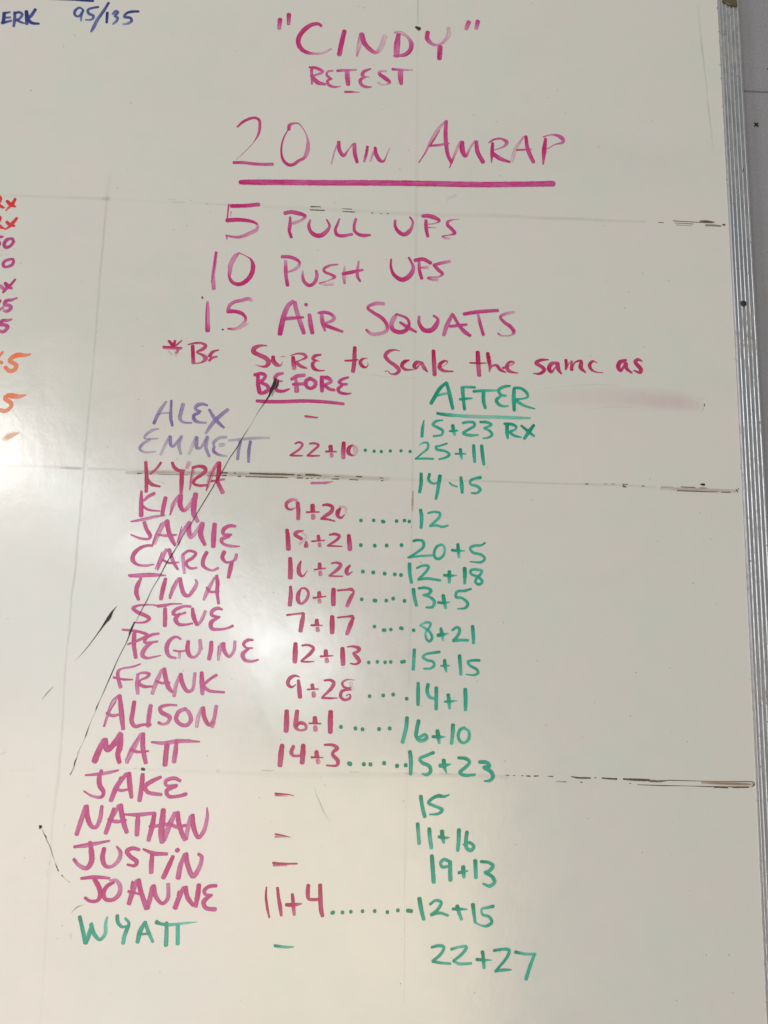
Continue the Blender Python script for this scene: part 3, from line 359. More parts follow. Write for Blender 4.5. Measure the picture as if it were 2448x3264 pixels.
name|pink name CARLY|P|-2794 -815 26 75,-2845 -814 26 80,-2923 -845 36 85,-2988 -918 44 85,-2989 -979 44 80,-2941 -1020 26 85,-2850 -1030 26 55,-2765 -1015 14 80;-2721 -1072 20 70,-2693 -970 44 60,-2641 -852 36 60;-2747 -1068 8 90,-2689 -879 10 90;-2732 -1062 6 30,-2665 -939 8 10;-2615 -851 40 80,-2585 -926 36 75,-2551 -996 34 70,-2506 -1061 24 75;-2673 -964 20 95,-2611 -993 24 85,-2501 -985 16 75;-2434 -1099 30 40,-2450 -1004 36 50,-2463 -913 40 50;-2466 -903 28 75,-2398 -858 28 80,-2326 -883 30 85,-2354 -930 32 85,-2421 -983 30 85,-2408 -1023 30 75,-2366 -1047 26 75,-2307 -1038 20 70;-2211 -870 39 95,-2242 -947 40 90,-2243 -1008 38 85,-2195 -1047 28 70,-2134 -1061 26 50,-2080 -1034 26 75;-2025 -859 41 95,-2041 -921 40 90,-1998 -970 26 80,-1928 -958 24 75,-1900 -927 34 60,-1892 -881 30 65;-1938 -969 40 95,-1949 -1040 44 85,-1964 -1132 34 85
name|pink name TINA|P|-3022 -1141 22 80,-2922 -1138 44 65,-2773 -1126 38 65,-2632 -1130 16 75;-3023 -1129 6 80,-2824 -1113 6 80,-2683 -1113 6 80;-3011 -1159 6 80,-2821 -1150 6 70,-2672 -1139 6 60;-2890 -1170 28 80,-2920 -1239 44 90,-2929 -1319 44 90,-2899 -1394 30 90;-2630 -1165 34 90,-2648 -1261 46 90,-2665 -1382 38 80;-2571 -1370 24 80,-2543 -1269 44 55,-2490 -1156 30 55;-2583 -1345 8 90,-2519 -1177 12 90;-2475 -1156 34 85,-2460 -1236 42 80,-2419 -1325 44 75,-2378 -1339 34 75,-2332 -1283 40 65,-2297 -1201 34 50,-2314 -1162 14 80;-2211 -1375 28 50,-2181 -1289 44 50,-2110 -1136 24 60;-2091 -1115 30 85,-2076 -1195 40 90,-2076 -1286 36 80,-2054 -1410 28 85;-2189 -1244 22 90,-2151 -1288 28 70,-2056 -1285 20 75
name|pink name STEVE|P|-2680 -1457 20 70,-2751 -1444 16 70,-2830 -1447 20 75,-2909 -1459 26 80,-2952 -1485 34 85,-2905 -1523 38 85,-2823 -1556 38 85,-2771 -1589 34 80,-2808 -1625 24 80,-2931 -1638 14 90;-2700 -1453 22 95,-2621 -1446 30 75,-2543 -1429 18 85,-2443 -1426 16 60;-2694 -1471 8 70,-2600 -1460 8 50;-2614 -1481 36 85,-2608 -1570 42 85,-2604 -1661 38 85;-2346 -1451 26 70,-2411 -1450 28 75,-2508 -1493 36 80,-2526 -1533 34 80,-2475 -1542 20 80,-2397 -1517 26 70;-2456 -1531 30 75,-2497 -1587 44 85,-2459 -1640 36 80,-2389 -1643 24 80,-2316 -1627 20 80;-2325 -1473 30 95,-2310 -1552 44 95,-2270 -1640 34 90;-2260 -1645 24 60,-2223 -1589 36 45,-2189 -1494 28 50;-2240 -1639 6 80,-2174 -1499 6 80;-2012 -1474 22 80,-2061 -1461 34 80,-2119 -1497 40 80,-2117 -1537 34 80,-2031 -1554 20 80;-2046 -1557 26 80,-2122 -1616 44 85,-2109 -1676 38 80,-2029 -1683 28 70,-1940 -1666 24 70,-1891 -1642 26 90
name|pink name PEGUINE|P|-3045 -1713 22 75,-2940 -1720 26 85,-2840 -1737 28 85,-2778 -1765 34 80,-2826 -1796 30 80,-2912 -1838 26 75,-2979 -1864 18 80;-2918 -1749 41 85,-2915 -1857 43 85,-2885 -1999 37 80;-2661 -1744 22 75,-2720 -1754 28 80,-2796 -1795 39 80,-2803 -1840 30 80,-2744 -1838 24 75,-2670 -1826 22 70;-2724 -1838 24 75,-2798 -1903 43 80,-2818 -1973 43 75,-2772 -2001 27 75,-2704 -1989 22 70,-2626 -1970 10 90;-2429 -1795 24 70,-2480 -1772 26 75,-2547 -1818 41 80,-2571 -1898 45 80,-2537 -1975 33 75,-2466 -1993 22 65;-2432 -1992 29 30,-2431 -1933 30 40;-2496 -1915 20 85,-2431 -1923 20 80,-2372 -1914 16 85;-2349 -1818 38 95,-2351 -1902 45 85,-2319 -1969 35 80,-2269 -1978 26 60,-2224 -1918 34 45,-2226 -1800 34 50;-2212 -1809 8 80,-2195 -1898 8 70;-2106 -1817 38 95,-2106 -1895 45 85,-2120 -1994 41 75;-2021 -2001 26 40,-2016 -1913 39 45,-2000 -1833 30 50;-2035 -1962 6 70,-2031 -1854 10 90;-1981 -1828 40 85,-1967 -1901 39 80,-1914 -1964 30 70,-1867 -1909 34 50,-1858 -1805 32 55;-1670 -1785 22 80,-1724 -1787 34 80,-1767 -1827 34 80,-1740 -1866 22 80,-1671 -1869 18 70;-1710 -1875 26 80,-1771 -1936 43 80,-1744 -1994 35 75,-1674 -2007 30 55,-1605 -1988 18 80
name|pink name FRANK|P|-2832 -2063 14 90,-2903 -2092 20 70,-3029 -2120 23 65,-3057 -2145 33 80,-3054 -2212 33 80,-3020 -2308 35 70;-3101 -2209 23 85,-3002 -2226 23 85,-2903 -2226 16 85;-2839 -2367 35 50,-2851 -2266 43 65,-2853 -2178 29 60;-2858 -2174 23 70,-2801 -2153 25 70,-2731 -2165 31 80,-2758 -2200 27 80,-2815 -2226 21 75,-2832 -2260 29 80,-2781 -2293 33 80,-2698 -2291 21 90;-2688 -2363 37 50,-2656 -2251 45 50,-2606 -2123 35 55;-2582 -2108 41 90,-2561 -2200 45 85,-2525 -2296 45 75,-2483 -2343 29 80;-2662 -2234 23 95,-2597 -2254 25 75,-2514 -2247 18 85;-2461 -2382 37 55,-2448 -2275 39 50,-2416 -2167 27 50;-2406 -2157 37 95,-2386 -2244 43 85,-2327 -2330 35 80,-2278 -2319 33 60,-2259 -2144 33 55;-2189 -2137 37 100,-2180 -2239 47 85,-2168 -2355 39 65;-2032 -2158 29 80,-2089 -2193 29 80,-2154 -2253 29 75;-2163 -2277 35 80,-2101 -2319 31 75,-1943 -2332 23 80
score|crimson score 10+20|C|-1317 -908 39 95,-1309 -1004 47 85,-1306 -1118 48 75;-1201 -935 16 95,-1220 -1002 41 85,-1212 -1068 40 85,-1176 -1097 22 85,-1128 -1035 6 80;-999 -957 37 90,-996 -1005 41 85;-990 -1045 36 55,-987 -1076 40 50;-1055 -1023 16 95,-932 -1004 14 75;-873 -949 16 85,-807 -941 24 80,-771 -964 35 75,-815 -1021 34 75,-893 -1084 18 80;-893 -1084 18 80,-832 -1087 18 80,-747 -1085 14 80;-674 -966 20 95,-708 -1018 41 90,-697 -1063 30 85,-642 -1031 8 75
dotted_leader|green dots between 10+20 and 12+18|T|-539 -1028 37 100,-528 -1029 37 100;-427 -1034 37 100,-416 -1035 37 100;-305 -1043 37 100,-294 -1044 37 100;-195 -1048 37 100,-185 -1049 37 100;-129 -1053 37 100,-118 -1054 37 100
score|crimson score 10+17|C|-1300 -1212 28 95,-1293 -1297 42 80,-1299 -1407 44 75;-1188 -1234 18 90,-1213 -1285 42 80,-1213 -1355 40 75,-1179 -1389 24 75,-1125 -1343 32 65,-1106 -1272 28 70,-1140 -1227 26 70,-1189 -1226 14 90;-993 -1264 36 95,-989 -1307 44 85;-986 -1342 36 55,-984 -1369 40 35;-1051 -1325 22 95,-921 -1305 14 80;-840 -1226 42 100,-840 -1305 48 85,-837 -1390 46 75;-797 -1238 20 85,-706 -1228 22 80,-646 -1224 34 75,-625 -1248 24 75,-653 -1310 40 80,-691 -1401 36 60
dotted_leader|green dots between 10+17 and 13+5|T|-542 -1325 36 100,-531 -1325 36 100;-406 -1333 36 100,-395 -1334 36 100;-394 -1335 36 100,-383 -1335 36 100;-280 -1331 36 100,-269 -1332 36 100;-206 -1308 36 100,-196 -1309 36 100;-85 -1329 36 100,-74 -1330 36 100
score|crimson score 7+17|C|-1324 -1513 22 90,-1239 -1501 18 80,-1150 -1488 20 85;-1149 -1493 30 80,-1161 -1583 46 80,-1174 -1678 42 75;-1007 -1557 36 95,-1003 -1605 46 85;-996 -1641 38 55,-992 -1668 42 50;-1063 -1613 22 95,-944 -1613 14 70;-845 -1517 44 100,-842 -1605 50 85,-839 -1686 46 70;-787 -1526 18 90,-697 -1513 18 85,-627 -1507 30 85;-621 -1519 30 85,-649 -1600 46 80,-681 -1695 38 60
dotted_leader|green dots between 7+17 and 8+21|T|-398 -1609 34 100,-388 -1610 34 100;-301 -1644 34 100,-291 -1645 34 100;-288 -1644 34 100,-278 -1645 34 100;-224 -1636 34 100,-214 -1637 34 100;-118 -1618 34 100,-108 -1619 34 100;-106 -1621 34 100,-96 -1622 34 100;19 -1637 34 100,29 -1637 34 100
score|crimson score 12+13|C|-1221 -1811 42 100,-1220 -1904 51 85,-1220 -2001 45 70;-1151 -1829 20 90,-1086 -1822 22 80,-1030 -1850 30 80,-1053 -1900 36 80,-1149 -1986 22 85;-1154 -1993 20 80,-1089 -1997 20 80,-1020 -1990 10 80;-900 -1876 40 90,-895 -1924 44 85;-887 -1960 39 55,-882 -1989 43 50;-954 -1937 20 90,-823 -1926 14 75;-724 -1847 42 100,-718 -1931 50 85,-712 -2014 45 70;-676 -1831 12 90,-607 -1824 24 80,-546 -1848 36 85,-565 -1878 30 80,-610 -1894 20 80,-568 -1937 40 80,-542 -1980 34 80,-581 -2008 22 80,-636 -2002 14 80
dotted_leader|green dots between 12+13 and 15+15|T|-447 -1986 34 100,-437 -1987 34 100;-358 -1978 34 100,-347 -1978 34 100;-275 -1980 34 100,-265 -1981 34 100;-216 -1975 34 100,-206 -1976 34 100;-98 -1972 34 100,-88 -1973 34 100;-74 -1966 34 100,-64 -1967 34 100
score|crimson score 9+28|C|-1167 -2153 14 70,-1212 -2144 26 80,-1265 -2170 37 85,-1283 -2229 37 85,-1242 -2262 24 80,-1198 -2232 10 80;-1175 -2192 29 85,-1162 -2275 43 80,-1151 -2363 41 75;-1028 -2232 35 95,-1020 -2271 39 85;-1012 -2313 39 55,-1006 -2348 43 60;-1076 -2282 18 90,-964 -2274 14 75;-903 -2185 20 85,-844 -2179 26 85,-803 -2202 33 80,-821 -2256 35 80,-917 -2356 20 85;-921 -2364 22 85,-847 -2366 22 85,-758 -2362 10 90;-586 -2172 10 30,-665 -2170 18 60,-714 -2205 24 75,-698 -2244 22 80,-633 -2256 18 75,-618 -2242 8 60;-622 -2271 18 85,-711 -2288 29 85,-729 -2341 33 85,-688 -2379 25 80,-629 -2358 27 70,-631 -2320 14 80,-670 -2335 12 60;-625 -2203 39 15,-612 -2271 39 12
dotted_leader|green dots between 9+28 and 14+1|T|-429 -2334 35 100,-419 -2335 35 100;-287 -2323 35 100,-276 -2323 35 100;-183 -2311 35 100,-172 -2312 35 100;-40 -2351 35 100,-29 -2351 35 100
score|green score 20+5|T|2 -682 27 95,53 -671 27 90,105 -682 29 85,116 -733 29 85,56 -796 25 80,-50 -863 20 90;-50 -863 20 85,47 -847 22 80,210 -833 22 65;310 -712 25 65,259 -734 27 80,231 -791 27 85,235 -847 27 85,271 -870 29 80,322 -840 27 75,344 -777 23 65,331 -726 27 60,305 -712 23 60;484 -703 31 100,490 -773 35 85,498 -847 27 50;421 -770 29 95,485 -775 27 85,561 -773 10 65;779 -680 19 95,740 -706 23 80,658 -715 27 75,617 -744 27 75,649 -789 29 80,741 -812 27 80,777 -852 27 80,742 -889 25 80,619 -890 14 80
score|green score 12+18|T|-35 -930 35 95,-31 -1023 35 85,-9 -1134 30 80;44 -975 20 90,110 -946 26 75,171 -951 26 75,151 -1003 28 75,62 -1097 22 85;62 -1097 26 85,153 -1084 28 80,300 -1100 24 75;396 -1001 35 100,396 -1052 37 85,397 -1121 28 60;340 -1043 28 100,407 -1046 28 90,478 -1041 10 70;560 -961 39 100,564 -1047 37 85,562 -1126 28 70;732 -1022 27 75,747 -986 29 70,691 -972 29 70,625 -984 27 80,630 -1020 26 75,712 -1053 29 75,753 -1103 28 80,713 -1132 28 80,677 -1105 28 75,692 -1064 26 75,732 -1022 27 75
score|green score 13+5|T|13 -1202 36 95,25 -1285 34 80,49 -1375 30 80;69 -1191 24 95,144 -1183 28 85,201 -1209 34 80,181 -1245 28 80,116 -1262 18 75,187 -1280 26 80,240 -1329 32 80,219 -1385 28 80,153 -1392 18 85;333 -1258 34 100,345 -1326 38 90,363 -1396 28 60;281 -1336 26 100,340 -1339 26 90,408 -1327 10 60;630 -1182 22 95,561 -1204 26 80,480 -1217 26 80,470 -1273 28 80,531 -1281 26 80,598 -1340 30 80,573 -1386 26 80,487 -1398 12 80
score|green score 8+21|T|91 -1580 20 40,161 -1550 26 70,202 -1557 24 75,188 -1612 24 70,153 -1658 24 55,164 -1727 26 80,195 -1751 24 85,222 -1706 26 85,183 -1637 26 75,91 -1585 20 50;313 -1609 26 95,324 -1663 36 90,337 -1733 22 50;284 -1684 36 100,335 -1673 34 95,395 -1661 10 60;435 -1626 22 90,485 -1594 28 80,515 -1618 30 80,496 -1679 30 80,446 -1735 24 85;446 -1738 28 85,516 -1728 28 80,607 -1727 26 75;651 -1577 32 95,659 -1664 36 80,663 -1756 30 75
score|green score 15+15|T|36 -1840 32 95,33 -1938 34 75,28 -2047 34 80;305 -1857 26 95,237 -1869 28 80,157 -1886 24 75,128 -1916 28 75,168 -1945 28 75,239 -1963 26 80,249 -2002 28 80,210 -2032 24 75,140 -2036 16 85;359 -1942 34 95,364 -1999 36 90,378 -2062 22 60;321 -2002 18 90,407 -1998 16 75;516 -1891 36 100,525 -1985 34 80,533 -2088 30 75;730 -1935 26 90,659 -1937 26 80,604 -1953 26 75,630 -1992 26 75,700 -2030 28 80,716 -2064 28 75,671 -2089 22 75,586 -2084 12 80
score|green score 14+1|T|83 -2187 32 95,85 -2299 37 85,87 -2411 33 85;188 -2197 34 100,179 -2268 35 85,205 -2325 33 70,285 -2348 26 70;275 -2231 37 95,277 -2324 35 85,277 -2450 33 80;402 -2299 37 100,410 -2359 37 85,418 -2439 29 60;367 -2372 22 95,425 -2367 26 90,494 -2359 10 60;580 -2238 37 95,585 -2336 39 85,585 -2452 33 75
name|pink name ALISON|P|-3161 -2707 22 80,-3127 -2577 32 45,-3082 -2458 39 35,-3032 -2387 22 70;-3139 -2567 9 80,-3094 -2437 9 80,-3043 -2392 9 80;-3118 -2556 11 80,-3060 -2458 13 85;-3024 -2392 37 85,-3000 -2521 48 85,-2982 -2627 48 80,-2963 -2729 37 80;-3144 -2572 26 85,-3082 -2598 32 75,-2970 -2568 17 75;-2869 -2453 39 95,-2877 -2561 43 90,-2882 -2646 43 85,-2845 -2699 37 80,-2759 -2681 26 80,-2683 -2679 28 75;-2696 -2486 41 80,-2706 -2589 45 80,-2709 -2696 37 75;-2428 -2477 20 75,-2511 -2476 26 75,-2596 -2505 37 80,-2583 -2548 41 85,-2492 -2600 41 80,-2510 -2654 32 60,-2563 -2671 26 50,-2603 -2656 28 90;-2333 -2510 35 55,-2397 -2538 41 70,-2425 -2614 41 80,-2378 -2667 37 80,-2312 -2676 37 70,-2271 -2621 39 70,-2298 -2547 39 55,-2344 -2505 28 50;-2207 -2689 37 40,-2197 -2587 39 40,-2169 -2500 28 50;-2153 -2495 39 95,-2136 -2586 41 85,-2082 -2665 37 80,-2041 -2626 37 65,-2017 -2475 37 60;-2048 -2685 37 50,-2029 -2637 33 50
name|pink name MATT|P|-3231 -3058 58 85,-3196 -2952 58 85,-3150 -2845 47 80;-3140 -2839 47 80,-3110 -2939 54 90,-3049 -2885 54 90,-2987 -2777 47 75;-2981 -2788 47 85,-2983 -2904 58 90,-2998 -2989 49 90,-2976 -3063 41 100;-2901 -3061 38 50,-2860 -2944 54 50,-2774 -2777 37 55;-2918 -3040 9 80,-2795 -2794 9 80;-2890 -3061 6 70,-2809 -2900 6 60;-2753 -2772 37 85,-2751 -2878 47 85,-2733 -2973 45 80,-2705 -3062 38 80;-2872 -2934 28 80,-2805 -2955 28 80,-2686 -2945 17 95;-2660 -2854 22 80,-2540 -2862 37 55,-2378 -2837 43 50,-2171 -2838 17 85;-2655 -2849 6 80,-2486 -2850 6 80,-2270 -2819 9 80;-2501 -2877 47 85,-2506 -2968 49 85,-2509 -3079 47 80;-2406 -2827 32 80,-2410 -2934 45 80,-2419 -3045 43 75
name|pink name JAKE|P|-3311 -3199 19 85,-3167 -3183 32 65,-3071 -3166 32 60,-2981 -3143 17 90;-3153 -3150 32 85,-3170 -3215 43 85,-3158 -3298 47 90,-3115 -3360 40 85,-3128 -3407 32 80,-3225 -3404 25 55,-3315 -3356 15 90;-3034 -3442 42 75,-2985 -3305 49 75,-2897 -3177 36 75;-2954 -3210 21 90,-2977 -3263 13 80;-2871 -3172 47 90,-2855 -3281 51 85,-2827 -3406 36 80;-3006 -3316 28 85,-2939 -3341 30 75,-2844 -3323 23 80;-2730 -3179 40 95,-2732 -3299 47 85,-2744 -3435 44 75;-2544 -3201 30 85,-2623 -3239 40 85,-2700 -3299 42 80,-2669 -3350 38 80,-2527 -3373 32 75;-2342 -3233 30 80,-2408 -3208 36 80,-2493 -3242 36 75,-2479 -3283 30 75,-2372 -3276 26 80;-2382 -3286 32 80,-2476 -3336 40 80,-2451 -3387 36 80,-2354 -3385 32 80,-2274 -3362 36 85
name|pink name NATHAN|P|-3355 -3779 42 75,-3323 -3655 46 70,-3287 -3504 36 70;-3276 -3504 46 95,-3264 -3592 48 90,-3213 -3694 42 80,-3169 -3708 36 75,-3132 -3630 42 60,-3121 -3501 34 80;-3063 -3762 38 75,-3033 -3659 46 75,-3001 -3519 27 85;-3024 -3638 32 75,-2949 -3492 36 65;-2934 -3486 46 85,-2910 -3584 48 85,-2882 -3676 46 80,-2850 -3748 38 80;-3047 -3626 23 95,-2959 -3647 36 75,-2864 -3630 19 85;-2884 -3575 19 85,-2761 -3576 36 75,-2579 -3556 30 70;-2750 -3581 38 85,-2748 -3674 48 80,-2747 -3771 44 75;-2584 -3562 40 90,-2598 -3681 48 85,-2626 -3820 42 75;-2496 -3523 46 95,-2499 -3627 57 80,-2502 -3751 57 75,-2486 -3833 52 65;-2624 -3686 29 75,-2539 -3679 32 75,-2433 -3657 29 70;-2466 -3812 42 60,-2431 -3687 53 60,-2375 -3552 42 65;-2349 -3546 42 90,-2332 -3644 46 85,-2287 -3757 46 75,-2257 -3807 42 65;-2433 -3651 23 95,-2345 -3686 36 70,-2260 -3668 27 80;-2247 -3797 42 55,-2233 -3673 42 55,-2217 -3580 32 60;-2197 -3569 42 90,-2179 -3682 46 85,-2124 -3784 36 80,-2074 -3721 40 60,-2045 -3576 32 60,-2053 -3493 15 80
name|pink name JUSTIN with a dotted i|P|-3368 -3900 27 85,-3219 -3878 42 55,-3020 -3835 19 80;-3367 -3897 8 90,-3020 -3829 8 80;-3213 -3853 36 85,-3192 -3949 50 85,-3185 -4041 50 85,-3228 -4103 41 80,-3309 -4074 35 55,-3362 -4019 29 90;-3067 -3911 40 95,-3076 -3998 46 85,-3044 -4074 37 80,-2980 -4082 33 60,-2910 -4015 42 55,-2900 -3943 35 70,-2941 -3888 19 80;-2713 -3914 29 80,-2780 -3902 36 85,-2837 -3932 40 85,-2796 -3982 40 85,-2728 -4032 40 85,-2747 -4068 31 85,-2822 -4059 21 90;-2673 -3908 21 90,-2563 -3947 38 80,-2430 -3949 31 80;-2579 -3957 38 85,-2581 -4039 46 80,-2577 -4130 44 70;-2331 -3906 44 85,-2325 -3916 44 85;-2369 -3973 35 100,-2406 -4066 46 90,-2452 -4178 44 80;-2303 -4176 50 75,-2289 -4064 46 70,-2253 -3951 36 65;-2238 -3945 42 90,-2222 -4032 46 80,-2155 -4157 46 70,-2096 -4070 42 60,-2081 -3968 36 70,-2115 -3943 27 80
name|pink name JOANNE|P|-3272 -4201 27 90,-3141 -4186 33 85,-2992 -4193 23 75;-3140 -4206 41 95,-3091 -4281 45 90,-3070 -4351 45 90,-3092 -4406 35 85,-3165 -4415 29 85,-3221 -4384 27 90;-2947 -4232 29 90,-3008 -4269 37 90,-3040 -4330 41 90,-3019 -4390 37 85,-2945 -4398 35 80,-2885 -4347 41 70,-2881 -4266 41 55,-2927 -4212 31 50,-2986 -4213 21 40;-2779 -4430 43 80,-2750 -4314 48 75,-2715 -4213 35 70;-2757 -4224 27 95,-2768 -4284 21 85;-2700 -4207 46 90,-2672 -4303 45 85,-2601 -4472 45 75;-2792 -4315 27 90,-2685 -4338 21 85;-2591 -4467 45 75,-2567 -4351 45 75,-2562 -4270 35 70;-2547 -4260 46 90,-2514 -4360 41 80,-2446 -4424 31 75,-2396 -4378 37 65,-2400 -4237 35 65;-2316 -4462 47 80,-2281 -4356 48 75,-2244 -4269 35 70;-2289 -4305 21 90,-2303 -4346 12 80;-2223 -4264 39 90,-2201 -4354 43 80,-2138 -4433 37 80;-2091 -4241 41 100,-2097 -4332 46 90,-2111 -4443 39 80;-1916 -4243 31 90,-1990 -4254 35 85,-2035 -4295 35 80,-2017 -4330 29 75,-1953 -4334 25 70;-1974 -4340 35 85,-2034 -4401 43 85,-2010 -4456 37 80,-1913 -4469 39 75
name|green name WYATT at the bottom of the list|T|-3259 -4564 35 100,-3230 -4653 37 85,-3181 -4806 41 80;-3175 -4811 31 80,-3151 -4721 41 80,-3133 -4622 23 70;-3140 -4632 37 85,-3110 -4711 39 80,-3042 -4774 29 80,-2994 -4719 35 60,-2996 -4619 31 50,-2985 -4559 16 60;-2886 -4547 35 100,-2876 -4607 35 85,-2831 -4651 27 85,-2789 -4645 20 85;-2805 -4571 25 70,-2765 -4615 27 85,-2782 -4675 37 90,-2803 -4745 37 70,-2809 -4804 35 75;-2668 -4792 35 85,-2649 -4692 45 85,-2608 -4602 27 80;-2603 -4602 31 85,-2577 -4671 35 80,-2516 -4784 29 70;-2658 -4717 22 95,-2574 -4711 20 85;-2492 -4600 41 100,-2454 -4614 27 90,-2369 -4623 29 70,-2212 -4605 23 50,-2092 -4591 8 60;-2392 -4603 31 85,-2386 -4698 39 75,-2383 -4816 39 75;-2279 -4631 37 75,-2274 -4705 39 65,-2268 -4800 37 70
score|crimson score 16+1|C|-1283 -2507 44 100,-1280 -2606 52 85,-1281 -2711 48 75;-1175 -2504 39 90,-1182 -2593 46 75,-1184 -2668 37 75,-1139 -2699 22 70,-1074 -2681 26 70,-1086 -2639 30 75,-1142 -2624 33 90,-1174 -2657 24 95;-988 -2566 41 95,-983 -2618 50 85;-980 -2660 41 55,-976 -2693 46 50;-1045 -2627 17 95,-924 -2627 15 85;-825 -2503 46 100,-825 -2606 52 85,-821 -2711 46 80
dotted_leader|green dots between 16+1 and 16+10|T|-718 -2655 37 100,-707 -2655 37 100;-567 -2666 37 100,-556 -2667 37 100;-493 -2673 37 100,-482 -2674 37 100;-321 -2667 37 100,-310 -2667 37 100;-210 -2658 37 100,-199 -2658 37 100
score|crimson score 14+3|C|-1316 -2855 43 100,-1323 -2949 52 85,-1329 -3057 47 75;-1198 -2863 35 85,-1217 -2925 39 80,-1194 -2956 26 80,-1117 -2954 24 75;-1097 -2850 43 100,-1098 -2933 52 85,-1101 -3026 45 75;-958 -2910 39 95,-952 -2960 47 85;-941 -2994 41 55,-934 -3019 45 45;-1007 -2968 22 95,-887 -2968 11 80;-878 -2840 19 90,-793 -2840 28 85,-742 -2871 37 80,-779 -2904 32 80,-789 -2936 32 80,-732 -2999 39 80,-742 -3041 28 80,-851 -3046 15 85
dotted_leader|green dots between 14+3 and 15+23|T|-622 -3021 39 100,-611 -3021 39 100;-609 -3026 39 100,-597 -3026 39 100;-469 -3024 39 100,-457 -3025 39 100;-401 -3025 39 100,-389 -3026 39 100;-260 -3009 39 100,-248 -3010 39 100;-125 -3034 39 100,-113 -3034 39 100;-35 -3025 39 100,-23 -3026 39 100
dash|crimson dash in the JAKE row|C|-1364 -3337 19 100,-1297 -3340 15 95,-1221 -3345 11 90,-1171 -3356 6 80;-1363 -3356 11 80,-1242 -3358 17 15
dash|crimson dash in the JUSTIN row|C|-1354 -4015 25 95,-1288 -4021 25 90,-1191 -4019 17 80,-1111 -4016 17 70;-1351 -4040 17 50,-1212 -4037 13 30
dash|crimson dash in the NATHAN row|C|-1344 -3736 17 100,-1279 -3745 14 90,-1189 -3762 6 80;-1345 -3762 13 80,-1289 -3760 11 40,-1224 -3763 8 20
score|crimson score 11+4|C|-1411 -4247 15 95,-1412 -4330 23 95,-1394 -4441 25 85,-1368 -4536 19 75;-1299 -4252 27 95,-1284 -4348 31 90,-1263 -4438 37 80,-1249 -4513 27 75;-1147 -4310 27 95,-1139 -4365 35 90,-1128 -4446 35 75,-1119 -4506 27 65;-1204 -4412 31 95,-1132 -4411 37 85,-1052 -4399 17 65;-990 -4221 35 95,-992 -4292 40 90,-979 -4352 31 80,-878 -4355 27 80;-870 -4217 38 95,-863 -4330 42 85,-850 -4461 43 80,-835 -4511 35 75
dotted_leader|green dots between 11+4 and 12+15|T|-744 -4479 33 100,-734 -4480 33 100;-733 -4476 33 100,-723 -4476 33 100;-641 -4474 33 100,-630 -4475 33 100;-556 -4465 33 100,-546 -4466 33 100;-439 -4458 33 100,-429 -4459 33 100;-316 -4454 34 100,-306 -4455 34 100;-188 -4462 34 100,-178 -4463 34 100;-82 -4443 34 100,-72 -4444 34 100;18 -4444 34 100,28 -4445 34 100;35 -4446 34 100,46 -4447 34 100;53 -4447 34 100,63 -4448 34 100
dash|green dash in the WYATT row|T|-1302 -4799 27 95,-1252 -4806 25 85,-1178 -4811 23 60,-1115 -4807 12 70
score|green score 16+10|T|-26 -2545 37 100,-33 -2640 37 75,-68 -2797 35 80;96 -2573 37 100,78 -2659 37 85,74 -2735 37 80,125 -2776 37 65,185 -2743 33 75,168 -2711 28 75,102 -2745 28 70;294 -2670 39 100,303 -2729 41 90,315 -2795 28 60;245 -2731 28 100,312 -2731 31 90,378 -2730 11 60;456 -2607 39 100,453 -2693 37 75,443 -2796 35 65;576 -2631 28 65,532 -2654 31 80,511 -2714 31 80,534 -2772 31 75,578 -2785 28 70,622 -2743 31 75,621 -2668 28 70,565 -2632 26 65
score|green score 15+23 in the MATT row|T|11 -2886 37 100,24 -2981 39 80,23 -3114 34 80;259 -2891 30 95,193 -2919 30 85,117 -2958 32 75,140 -2995 35 80,217 -3030 35 80,229 -3083 35 80,186 -3116 30 75,142 -3106 17 70;365 -2965 39 100,371 -3027 39 85,394 -3092 15 70;325 -3022 39 85,382 -3016 35 85,437 -3004 13 75;516 -2938 28 95,602 -2947 33 85,635 -2978 30 80,592 -3032 32 80,532 -3087 32 80,582 -3112 30 80,692 -3102 24 75;735 -2976 33 85,812 -2979 37 80,845 -3016 30 80,779 -3028 32 75,857 -3069 39 80,879 -3121 35 80,846 -3159 30 75,789 -3166 17 80
score|green score 15 in the JAKE row|T|133 -3330 36 95,148 -3422 36 80,177 -3531 38 80;425 -3309 15 80,376 -3328 26 80,321 -3324 36 95,267 -3341 30 85,213 -3395 30 80,279 -3425 30 70,356 -3460 32 80,324 -3497 28 80,226 -3509 15 80
score|green score 11+16 in the NATHAN row|T|106 -3603 36 100,115 -3694 36 70,125 -3797 34 75;226 -3650 38 100,235 -3733 38 75,251 -3836 36 70;357 -3670 40 100,365 -3730 42 85,377 -3782 30 60;325 -3726 28 95,382 -3735 28 90,436 -3731 11 60;531 -3652 38 100,529 -3747 38 80,522 -3856 34 70;615 -3673 36 95,605 -3746 36 80,611 -3828 36 75,655 -3853 34 70,687 -3816 30 80,643 -3776 30 80,578 -3798 21 70
score|green score 19+13 in the JUSTIN row|T|257 -3913 38 100,267 -4020 42 85,280 -4168 38 80;439 -3966 32 85,385 -3946 30 80,348 -3978 30 80,364 -4018 29 80,418 -4012 27 80;445 -3966 36 85,446 -4048 40 80,450 -4145 40 75;579 -4012 38 100,581 -4065 40 90,587 -4111 36 60;533 -4071 29 95,624 -4052 15 75;701 -3950 38 100,705 -4032 38 80,709 -4116 36 70;759 -3959 27 100,840 -3966 30 85,884 -3998 34 80,841 -4050 32 80,798 -4063 25 80,874 -4100 34 85,901 -4151 36 80,853 -4193 34 75,782 -4172 19 80
